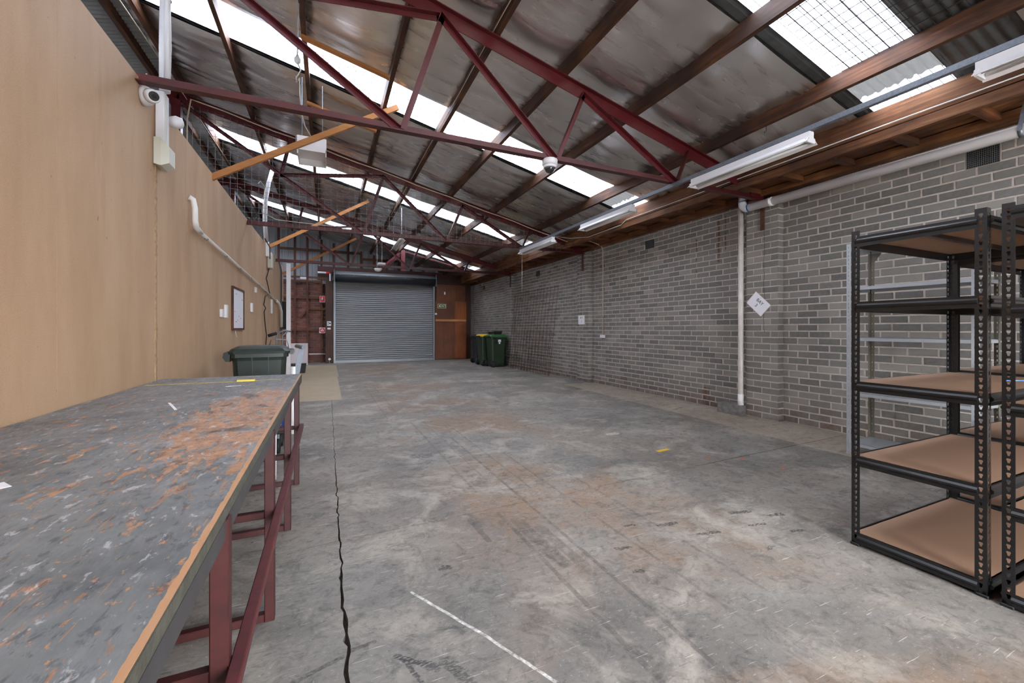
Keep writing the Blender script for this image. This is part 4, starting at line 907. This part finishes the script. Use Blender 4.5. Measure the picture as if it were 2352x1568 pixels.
GU = upright_mesh(2.1, .038, .040, 'slot', 'shelf_grey'); GO = GU.copy(); GO.materials.clear(); GO.materials.append(M['shelf_olive'])
t = thing('grey_rack', 'light grey slotted angle shelving standing against the brick wall', 'shelving', (4.98, 1.95, 0))
gx0, gx1, gy0, gy1 = 4.775, 5.20, 1.50, 2.42
for (x, y, r_, me) in ((gx0, gy0, 0, GU), (gx1, gy0, 90, GO), (gx1, gy1, 180, GO), (gx0, gy1, 270, GU)):
    o = bpy.data.objects.new('upright', me); C.objects.link(o); o.parent = t; o.location = Vector((x, y, 0)) - WORLD[t.name]; o.rotation_euler = (0, 0, R(r_))
for z in (.12, .62, 1.163, 1.664, 2.06):
    mb = MB(); mb.box(gx0 + .002, gx1 - .002, gy0 + .002, gy1 - .002, z - .002, z); mb.box(gx0 + .002, gx0 + .004, gy0 + .01, gy1 - .01, z - .032, z); mb.box(gx1 - .004, gx1 - .002, gy0 + .01, gy1 - .01, z - .032, z)
    mb.box(gx0 + .01, gx1 - .01, gy0 + .002, gy0 + .004, z - .032, z); mb.box(gx0 + .01, gx1 - .01, gy1 - .004, gy1 - .002, z - .032, z); mb.build('shelf', 'shelf_grey', t)
MB().add([(gx1 - .002, gy1 - .12, 2.06), (gx1 - .002, gy1 - .0, 2.06), (gx1 - .002, gy1, 1.94), (gx1 - .002, gy1 - .038, 1.94), (gx1, gy1 - .12, 2.06), (gx1, gy1 - .0, 2.06), (gx1, gy1, 1.94), (gx1, gy1 - .038, 1.94)], [(0, 1, 2, 3), (7, 6, 5, 4), (0, 4, 5, 1), (1, 5, 6, 2), (2, 6, 7, 3), (3, 7, 4, 0)]).build('gusset', 'shelf_olive', t)

# ------------------------------------------------------------------ pipes and fittings on the right wall
t = thing('drain_pipe', 'fat white plastic drain pipe running high along the brick wall', 'pipe', (5.42, 2, 2.9))
MB().tube([(5.42, -3.0, 2.925), (5.42, 3.95, 2.955)], .054, 20).build('pipe', 'pvc', t)
MB().tube([(5.42, 3.60, 2.953), (5.42, 3.66, 2.953)], .059, 20).build('collar', 'pvc', t)
el = [(5.42, 3.95 + .09 * math.sin(a), 3.045 - .09 * math.cos(a)) for a in [R(10 * i) for i in range(10)]]
MB().tube(el, .056, 18).build('elbow', 'white_paint', t); MB().tube([(5.42, 4.04, 3.045), (5.42, 4.04, 3.16)], .054, 18).build('riser', 'pvc_dirty', t)
MB().tube([(5.42, 4.04, 3.055), (5.42, 4.04, 3.068)], .0575, 18).build('glue_ring', 'glue_blue', t); MB().tube([(5.42, 3.935, 2.955), (5.42, 3.95, 2.955)], .058, 18).build('glue_ring', 'glue_blue', t)
t = thing('downpipe', 'narrow white downpipe dropping beside the pilaster to a concrete block', 'pipe', (5.50, 4.12, .15))
MB().tube([(5.49, 4.115, .14), (5.485, 4.12, .30), (5.49, 4.12, 3.1)], .036, 16).build('pipe', 'pvc_dirty', t); MB().tube([(5.475, 4.115, .14), (5.485, 4.12, .30)], .040, 16).build('socket', 'pvc', t)
mb = MB(); random.seed(9)
bm = bmesh.new(); bmesh.ops.create_cube(bm, size=1); bmesh.ops.subdivide_edges(bm, edges=bm.edges, cuts=5, use_grid_fill=True)
vs = [Vector((5.49 + v.co.x * .22 * (1 - .06 * v.co.z) + random.uniform(-.004, .004), 4.25 + v.co.y * .36 + random.uniform(-.004, .004), .075 + v.co.z * .15 + (random.uniform(-.004, .004) if v.co.z > -.49 else 0))) for v in bm.verts]
mb.add(vs, [[v.index for v in f.verts] for f in bm.faces]); bm.free()
tag(mb.build('concrete_block', 'block_concrete', None), 'rough grey concrete block on the floor under the downpipe', 'block')
t = thing('pipe_strap', 'perforated galvanised strap holding the fat white pipe', 'strap', (5.42, 1.5, 2.9))
MB().bar((5.36, 1.40, 3.18), (5.355, 1.44, 2.93), (0, 1, 0), (1, 0, 0), .03, .0015).bar((5.36, 1.40, 3.18), (5.47, 1.40, 2.95), (0, 1, 0), (1, 0, 0), .03, .0015).build('strap', 'galv', t)
MB().tube([(5.42, 1.425, 2.943), (5.42, 1.455, 2.943)], .0565, 20).build('saddle', 'galv', t)
for (y0, y1, z0, z1), lb in zip(VENTS, ('dark grille vent high in the wall under the fat white pipe', 'dark grille vent high in the middle wall bay', 'dark grille vent high in the wall above the rusty mesh', 'furthest dark grille vent, high in the end wall bay')):
    t = thing('air_vent', lb, 'vent', (WX, (y0 + y1) / 2, z0), 'grille vents in the brick wall')
    MB().box(WX - .003, WX + .001, y0, y1, z0, z1).build('backing', 'dark_void', t)
    mb = MB(); n = 15; m = 9
    for i in range(n + 1): y = y0 + .004 + (y1 - y0 - .008) * i / n; mb.box(WX - .0085, WX - .003, y - .002, y + .002, z0, z1)
    for j in range(m + 1): z = z0 + .003 + (z1 - z0 - .006) * j / m; mb.box(WX - .008, WX - .0035, y0, y1, z - .002, z + .002)
    mb.build('grille', 'galv_dark', t)
# bay signs
t = thing('bay_three_sign', 'white sheet reading BAY 3, hung askew beside the downpipe', 'sign', (PX - .012, 3.88, 1.42))
c0 = Vector((PX - .012, 3.881, 1.600)); rv = Vector((0, -.72, -.69)).normalized(); uv = Vector((0, -.69, .72)).normalized()
MB().bar(c0 - rv * .150, c0 + rv * .150, uv, (1, 0, 0), .21, .003).build('card', 'paper_edge', t); MB().bar(c0 - rv * .145 + Vector((-.002, 0, 0)), c0 + rv * .145 + Vector((-.002, 0, 0)), uv, (1, 0, 0), .20, .001).build('sheet', 'paper', t)
text_mesh('BAY', .066, c0 + Vector((-.0032, 0, 0)) + uv * .035 + rv * .0, rv, uv, 'ink', t); text_mesh('3', .066, c0 + Vector((-.0032, 0, 0)) - uv * .035 - rv * .01, rv, uv, 'ink', t)
MB().lathe(c0 + Vector((-.003, 0, 0)) + uv * .085 - rv * .03, [(.004, 0), (.004, -.002)], 8, 'X').build('nail', 'ink', t)
t = thing('bay_two_sign', 'white sheet reading BAY 2, on the middle pilaster', 'sign', (PX - .012, 8.28, 1.355))
MB().box(PX - .014, PX - .008, 8.17, 8.44, 1.355, 1.575).build('card', 'paper_edge', t); MB().box(PX - .0155, PX - .0138, 8.185, 8.43, 1.367, 1.565).build('sheet', 'paper', t)
text_mesh('BAY', .07, (PX - .016, 8.30, 1.515), (0, -1, 0), (0, 0, 1), 'lid_green', t); text_mesh('2', .075, (PX - .016, 8.30, 1.425), (0, -1, 0), (0, 0, 1), 'ink_blue', t)
t = thing('power_conduit', 'grey conduit dropping down the brick wall to a white socket', 'conduit', (WX - .02, 7.58, 1.05))
MB().tube([(5.06, 7.3, 3.28), (5.10, 7.45, 3.16), (5.45, 7.55, 3.12), (5.60, 7.60, 3.08), (WX - .022, 7.60, 3.0), (WX - .022, 7.60, 1.11)], .010, 8).build('conduit', 'cable_cream', t)
MB().bbox(WX - .06, WX - .007, 7.53, 7.67, 1.045, 1.115, .006).build('socket_box', 'white_paint', t)
for z in (1.5, 2.2): MB().box(WX - .035, WX - .007, 7.575, 7.625, z, z + .018).build('saddle', 'galv', t)

# ------------------------------------------------------------------ suspended rail and strip lights
RX = 3.84
t = thing('light_rail', 'long galvanised steel rail hung under the trusses, carrying the strip lights', 'rail', (RX, 3, 2.98))
mb = MB(); mb.box(RX - .0205, RX - .0185, -3, 8.15, 2.975, 3.016); mb.box(RX + .0185, RX + .0205, -3, 8.15, 2.975, 3.016); mb.box(RX - .0205, RX + .0205, -3, 8.15, 2.973, 2.976); mb.build('channel', 'galv', t)
for y in (3.84, 8.12): MB().box(RX - .02, RX + .02, y - .02, y + .02, 3.0, 3.03).build('bracket', 'galv', t)
def strip(y0, y1, label):
    t = thing('strip_light', label, 'light', (RX, (y0 + y1) / 2, 2.86), 'strip lights on the rail')
    prof = [(-.085, 2.868), (-.075, 2.872), (-.03, 2.915), (-.03, 2.965), (.03, 2.965), (.03, 2.915), (.075, 2.872), (.085, 2.868), (.083, 2.862), (.028, 2.906), (-.028, 2.906), (-.083, 2.862)]
    MB().loft([[(RX + a, y, z) for a, z in prof] for y in (y0, y1)]).build('reflector', 'white_paint', t)
    for s_ in (-.035, .035): MB().tube([(RX + s_, y0 + .03, 2.885), (RX + s_, y1 - .03, 2.885)], .012, 10).build('tube', 'tube_glass', t)
    for y in (y0 + .012, y1 - .012):
        MB().bbox(RX - .055, RX + .055, y - .012, y + .012, 2.865, 2.91, .004).build('end_cap', 'white_paint', t)
    MB().bbox(RX - .012, RX + .012, y0 + .03, y0 + .055, 2.963, 2.976, .001).build('hanger', 'white_paint', t); MB().bbox(RX - .012, RX + .012, y1 - .055, y1 - .03, 2.963, 2.976, .001).build('hanger', 'white_paint', t)
    return t
strip(-.08, 1.21, 'white strip light at the upper right edge, nearest the camera')
strip(2.21, 3.49, 'white twin tube strip light below the nearest red truss')
strip(4.50, 5.76, 'white strip light third along the rail, past the first truss')
strip(6.70, 8.12, 'furthest white strip light, at the end of the rail')
tag(MB().tube([(RX, 8.05, 2.86), (RX - .005, 8.05, 2.05)], .003, 5).build('pull_cord', 'cable_white', None), 'thin white pull cord hanging from the furthest strip light', 'cord')
t = thing('hanging_light', 'white twin tube light hung on chains between the last two trusses', 'light', (1.6, 10.6, 3.1))
for (y, z) in ((10.15, 0), (11.5, 0)):
    MB().tube([(1.63, y, 3.42), (1.63, y, zr(4.55, 1.63))], .006, 6).build('suspension', 'cable_white', t)
MB().loft([[(1.63 + a, y, 3.42 + b) for a, b in ((-.08, -.05), (-.035, -.005), (-.035, .03), (.035, .03), (.035, -.005), (.08, -.05), (.078, -.058), (.03, -.015), (-.03, -.015), (-.078, -.058))] for y in (10.1, 11.55)]).build('reflector', 'white_paint', t)
for s_ in (-.035, .035): MB().tube([(1.63 + s_, 10.14, 3.39), (1.63 + s_, 11.5, 3.39)], .012, 8).build('tube', 'tube_glass', t)
t = thing('hanging_lamp', 'small white lamp hung on two rods just above the roller door', 'light', (1.35, 12.2, 2.86))
MB().tube([(1.28, 12.2, 3.0), (1.28, 12.2, 4.36)], .006, 6).build('rod', 'cable_white', t); MB().tube([(1.42, 12.25, 3.1), (1.42, 12.25, 4.33)], .006, 6).build('rod', 'cable_white', t)
MB().bbox(1.30, 1.50, 12.1, 12.35, 3.06, 3.12, .01).build('gear_box', 'white_paint', t); MB().lathe((1.30, 12.15, 2.86), [(.02, 0), (.08, .02), (.11, .07), (.11, .09)], 18).build('diffuser', 'white_paint', t)

# dome cameras
t = thing('dome_camera', 'white dome security camera under the nearest red truss', 'camera', (2.135, 3.80, 2.87))
MB().lathe((2.135, 3.80, 0), [(.070, 2.965), (.080, 2.970), (.082, 3.02), (.078, 3.027)], 28).build('housing', 'white_paint', t)
MB().lathe((2.135, 3.80, 0), [(.060, 2.938), (.068, 2.945), (.070, 2.965)], 28).build('collar', 'white_paint', t)
MB().lathe((2.135, 3.80, 0), [(.004, 2.885)] + [(.056 * math.sin(R(a)), 2.941 - .056 * math.cos(R(a))) for a in (15, 30, 45, 60, 75, 90)], 28).build('dome', 'dome_glass', t)
t = thing('eyeball_camera', 'white eyeball security camera at the top of the tan partition', 'camera', (-1.2, 3.88, 2.93))
MB().lathe((-1.248, 3.90, 2.975), [(.07, 0), (.07, .02), (.062, .045), (.045, .065)], 24, 'X').build('housing', 'white_paint', t)
c0 = Vector((-1.185, 3.86, 2.965)); dv = Vector((.55, -.75, -.30)).normalized()
MB().tube([c0, c0 + dv * .03, c0 + dv * .05], [.05, .048, .040], 22).build('eyeball', 'white_paint', t); MB().tube([c0 + dv * .048, c0 + dv * .054], [.033, .031], 20).build('lens_ring', 'black_plastic', t); MB().tube([c0 + dv * .054, c0 + dv * .056], [.014, .012], 14).build('lens', 'dome_glass', t)
MB().tube([(-1.24, 3.90, 3.03), (-1.23, 3.92, 3.15)], .006, 6).build('cable', 'cable_cream', t)

# ------------------------------------------------------------------ cable ducts on the partition
t = thing('cable_duct', 'white cable duct dropping from the roof to a cream box on the partition', 'duct', (-1.2, 4.2, 2.5))
MB().tube([(-1.19, 4.10, 4.78), (-1.185, 4.12, 4.2), (-1.18, 4.13, 3.9), (-1.185, 4.15, 3.5), (-1.19, 4.16, 3.15)], [.036, .038, .034, .040, .036], 10).build('sleeve', 'white_paint', t)
MB().tube([(-1.155, 4.07, 4.7), (-1.15, 4.08, 3.9), (-1.155, 4.10, 3.2)], .02, 8).build('sleeve', 'white_paint', t)
for z in (3.86, 3.20): MB().tube([(-1.18, 4.12, z), (-1.18, 4.12, z + .012)], .045, 12).build('cable_tie', 'black_plastic', t)
MB().bbox(-1.245, -1.185, 4.13, 4.24, 2.72, 3.14, .006).build('trunking', 'white_paint', t); MB().box(-1.186, -1.182, 4.165, 4.172, 2.72, 3.14).build('trunking_seam', 'cream_plastic', t)
mb = MB(); mb.loft([[(-1.245, 4.10, 2.55), (-1.245, 4.10, 2.76), (-1.245, 4.27, 2.76), (-1.245, 4.27, 2.55)], [(-1.20, 4.10, 2.54), (-1.20, 4.10, 2.76), (-1.20, 4.27, 2.76), (-1.20, 4.27, 2.54)], [(-1.15, 4.115, 2.57), (-1.15, 4.115, 2.70), (-1.15, 4.255, 2.70), (-1.15, 4.255, 2.57)]]); mb.build('junction_box', 'cream_plastic', t)
tag(MB().lathe((-1.17, 4.36, 3.0), [(.015, -.05), (.04, -.04), (.052, 0), (.04, .04), (.015, .05)], 18, 'X').tube([(-1.249, 4.36, 3.0), (-1.18, 4.36, 3.0)], .012, 8).build('bulkhead_lamp', 'white_paint', None), 'small round white lamp beside the cable duct on the partition top', 'light')
t = thing('wall_conduit', 'white conduit sloping down the long tan partition from a curved elbow', 'conduit', (-1.22, 8, 2.1))
MB().tube([(-1.245, 5.0, 2.545), (-1.215, 5.02, 2.53), (-1.205, 5.04, 2.45), (-1.205, 5.05, 2.33), (-1.205, 5.09, 2.27), (-1.205, 5.25, 2.25)], .026, 12).build('elbow', 'pvc', t)
MB().tube([(-1.21, 5.2, 2.26), (-1.215, 8.0, 2.16), (-1.215, 12.3, 1.985)], .017, 10).build('conduit', 'pvc_dirty', t)
MB().tube([(-1.215, 12.3, 1.985), (-1.20, 12.8, 1.94), (-1.18, 13.2, 1.75), (-1.18, 13.25, 1.3)], .035, 10).build('flexible_tail', 'pvc', t)
for i in range(8): y = 5.5 + i * .95; MB().tube([(-1.213, y, 2.25 - (y - 5.2) * .0385), (-1.213, y + .02, 2.25 - (y - 5.2) * .0385)], .0195, 10).build('clip', 'galv', t)
# second duct, black cable, little boxes
t = thing('cable_duct', 'second white cable duct, far along the partition, with a black lead', 'duct', (-1.2, 10.6, 2.5))
MB().tube([(-1.05, 10.0, 4.62), (-1.12, 9.95, 4.3), (-1.17, 9.9, 3.9), (-1.19, 9.95, 3.5), (-1.20, 10.25, 3.12)], .04, 10).build('sleeve', 'white_paint', t)
MB().bbox(-1.245, -1.18, 10.5, 10.62, 2.85, 3.18, .006).build('trunking', 'white_paint', t); MB().bbox(-1.245, -1.14, 10.75, 10.98, 2.62, 2.98, .015).build('junction_box', 'cream_plastic', t)
MB().tube([(-1.19, 9.95, 3.13), (-1.16, 10.5, 3.05), (-1.20, 10.9, 2.7), (-1.21, 10.35, 2.35), (-1.21, 10.95, 2.05), (-1.21, 10.2, 1.95), (-1.21, 9.95, 1.75), (-1.21, 10.25, 1.7), (-1.21, 10.0, 1.6), (-1.21, 10.2, 1.3), (-1.21, 10.4, 1.1), (-1.21, 10.2, .8)], .010, 6).build('black_lead', 'cable_black', t)
t = thing('notice_board', 'narrow framed white notice board with red pins on the partition', 'notice board', (-1.23, 7.42, 1.235))
MB().box(-1.248, -1.236, 7.0, 7.84, 1.24, 1.86).build('backing', 'paper', t)
for b in ((7.0, 7.84, 1.235, 1.262), (7.0, 7.84, 1.838, 1.865), (6.99, 7.016, 1.235, 1.865), (7.825, 7.85, 1.235, 1.865)): MB().box(-1.248, -1.222, *b).build('frame', 'stud_timber', t)
random.seed(4)
for i in range(8): y, z = random.uniform(7.1, 7.75), random.uniform(1.3, 1.8); MB().box(-1.237, -1.232, y, y + .05, z, z + .008).build('pin', 'sign_red', t)
MB().bar((-1.225, 7.10, 1.25), (-1.21, 7.16, 1.13), (0, 1, 0), (1, 0, 0), .025, .001).build('hanging_paper', 'paper', t)
for (y, z, h, lb) in ((6.28, 1.40, .10, 'square white switch on the partition left of the notice board'), (6.52, 1.40, .17, 'tall white switch on the partition left of the notice board'), (9.0, 1.93, .10, 'small white plate on the partition above the notice board height'), (8.55, 1.55, .16, 'tall narrow white plate on the partition right of the notice board'), (11.4, 1.62, .34, 'grey switch plate on the partition below the sloping conduit')):
    tag(MB().bbox(-1.247, -1.215, y, y + (.10 if h < .3 else .16), z, z + h, .004).build('wall_plate_switch', 'white_paint', None), lb, 'switch', 'small plates on the partition')
t = thing('meter_box', 'dark grey electrical cabinet with conduits near the white column', 'cabinet', (-1.17, 13.9, 1.2))
MB().bbox(-1.245, -1.08, 13.6, 14.3, 1.25, 2.05, .01).build('cabinet', 'black_plastic', t)
for y in (13.35, 13.5): MB().tube([(-1.20, y, 1.1), (-1.20, y, 2.9), (-1.22, y - .3, 3.15)], .02, 8).build('conduit', 'galv', t)
for i in range(3): MB().box(-1.10, -1.075, 13.65, 13.85, 1.35 + i * .12, 1.43 + i * .12).build('breaker', 'louvre_grey', t)
t = thing('white_column', 'square white steel column at the far end of the tan partition', 'column', (-.93, 12.35, 0))
MB().bbox(-.985, -.885, 12.3, 12.4, .01, 2.97, .004).build('shaft', 'white_paint', t); MB().box(-1.02, -.85, 12.27, 12.43, 0, .012).build('base_plate', 'galv', t)

# ------------------------------------------------------------------ braces, heater, hanging leads
def brace(p, q, label, w_=.045, h_=.07):
    tag(MB().bar(p, q, (0, 1, 0), (0, 0, 1), w_, h_).build('timber_brace', 'new_timber', None), label, 'timber', 'new pine braces over the partition')
brace((-1.30, 5.95, 3.03), (.90, 5.95, 4.36), 'long pale pine brace rising from the partition top past the white heater')
brace((-1.27, 10.6, 3.03), (.92, 10.6, 4.36), 'pale pine brace rising from the partition behind the second truss')
brace((-1.25, 14.4, 2.93), (.86, 14.4, 4.20), 'furthest pale pine brace, in front of the ribbed end wall')
for (x0, x1, y, lb) in ((-.27, .70, 5.25, 'orange timber strut between purlins, above the white heater'), (-.27, .70, 6.75, 'orange timber strut between purlins, behind the white heater')):
    tag(MB().bar((x0, y, zr(4.50, x0)), (x1, y, zr(4.50, x1)), (0, 1, 0), (0, 0, 1), .06, .035).build('timber_strut', 'new_timber', None), lb, 'timber', 'struts by the heater')
t = thing('unit_heater', 'white box heater with an open underside hung from the roof', 'heater', (-.17, 6.3, 3.5))
hx0, hx1, hy0, hy1, hz0, hz1 = -.365, -.012, 6.10, 6.52, 3.56, 3.80
mb = MB(); mb.box(hx0, hx1, hy0, hy1, hz0 + .09, hz1); mb.box(hx0, hx0 + .012, hy0, hy1, hz0, hz0 + .09); mb.box(hx1 - .012, hx1, hy0, hy1, hz0, hz0 + .09); mb.box(hx0, hx1, hy0, hy0 + .01, hz0 + .055, hz0 + .09); mb.box(hx0, hx1, hy1 - .01, hy1, hz0, hz0 + .09)
mb.build('casing', 'white_paint', t)
for i in range(9): MB().box(hx0 - .02, hx0 - .001, hy0 + .04, hy1 - .04, hz0 + .11 + i * .016, hz0 + .117 + i * .016).build('louvre', 'louvre_grey', t)
for x in (hx0 + .05, hx1 - .05): MB().tube([(x, 6.3, hz1), (x, 6.3, zr(4.6, x))], .004, 6).build('hanger', 'galv', t)
t = thing('power_lead', 'white power lead with a plug hanging from the third purlin', 'cord', (-.27, 4.9, 3.6))
MB().tube([(-.27, 4.75, 4.58), (-.275, 4.74, 4.2), (-.28, 4.75, 4.05)], .008, 6).build('lead', 'cable_white', t)
MB().lathe((-.28, 4.75, 3.96), [(.012, 0), (.03, .02), (.032, .05), (.018, .07), (.01, .09)], 12).build('plug', 'white_paint', t)
MB().tube([(-.28, 4.75, 3.97), (-.25, 4.75, 3.90), (-.29, 4.75, 3.82), (-.29, 4.75, 3.76), (-.26, 4.75, 3.82), (-.26, 4.8, 3.7), (-.25, 4.95, 3.55), (-.24, 5.4, 3.62), (-.18, 6.12, 3.78)], .007, 6).build('looped_lead', 'cable_white', t)
# cable bundle along the second truss, cream cable on the purlin, fascia cables
xs = [-1.9 + i * .35 for i in range(21)]
tag(MB().tube([(-2.05, 8.16, 3.9), (-2.05, 8.16, 4.6), (-2.0, 8.15, 4.93)] + [(x, 8.16, zr(4.46, x) + .01 * math.sin(i * 1.7)) for i, x in enumerate(xs)], .011, 6).build('truss_cable', 'cable_cream', None), 'cream cable tied along the top chord of the second truss', 'cable')
tag(MB().tube([(1.505, y, zr(4.56, 1.505) + .008 * math.sin(y * 2.1)) for y in [-.5 + .5 * i for i in range(24)]], .005, 6).build('purlin_cable', 'cable_cream', None), 'cream cable clipped along the side of the fifth purlin', 'cable')
tag(MB().tube([(5.038, 1.0, 3.27), (5.038, 3.6, 3.265), (5.038, 6.1, 3.262), (5.036, 6.25, 3.20), (5.036, 7.3, 3.19), (4.9, 7.8, 3.25), (4.6, 8.1, 3.33), (4.3, 8.18, 3.42)], .006, 6).build('eave_cable', 'cable_white', None), 'thin pale cable running along the timber eave beam', 'cable')
tag(MB().tube([(-1.0, 7.6, 3.55), (-.98, 7.7, 3.62), (-.93, 7.8, 3.56), (-.96, 7.9, 3.42), (-.99, 7.8, 3.36), (-.97, 7.9, 3.3), (-1.0, 8.0, 3.2), (-.8, 8.1, 3.12), (-.2, 8.15, 3.11), (.4, 8.16, 3.11)], .006, 6).build('rope_coil', 'rope', None), 'pale looped rope hanging over the partition before the mesh screen', 'rope')
tag(MB().tube([(-2.15, 5.6, 4.95), (-2.1, 7.5, 4.97), (-2.02, 10.5, 4.96), (-2.0, 12, 4.97)], .006, 6).build('ridge_cable', 'cable_cream', None), 'pale cable clipped beside the ridge purlin over the partition', 'cable')
for (x, y, lb) in ((4.40, 3.0, 'small dark hook under the lowest purlin, before the first truss'), (4.40, 3.95, 'small dark hook under the lowest purlin, seen through the first truss'), (4.40, 7.0, 'small dark hook under the lowest purlin, past the third strip light')):
    z = zr(4.53, x) - .005; tag(MB().tube([(x, y, z + .02), (x, y, z - .02), (x + .012, y + .01, z - .045), (x, y + .02, z - .06), (x - .012, y + .01, z - .045)], .003, 5).build('hook', 'cable_black', None), lb, 'hook', 'hooks under the lowest purlin')
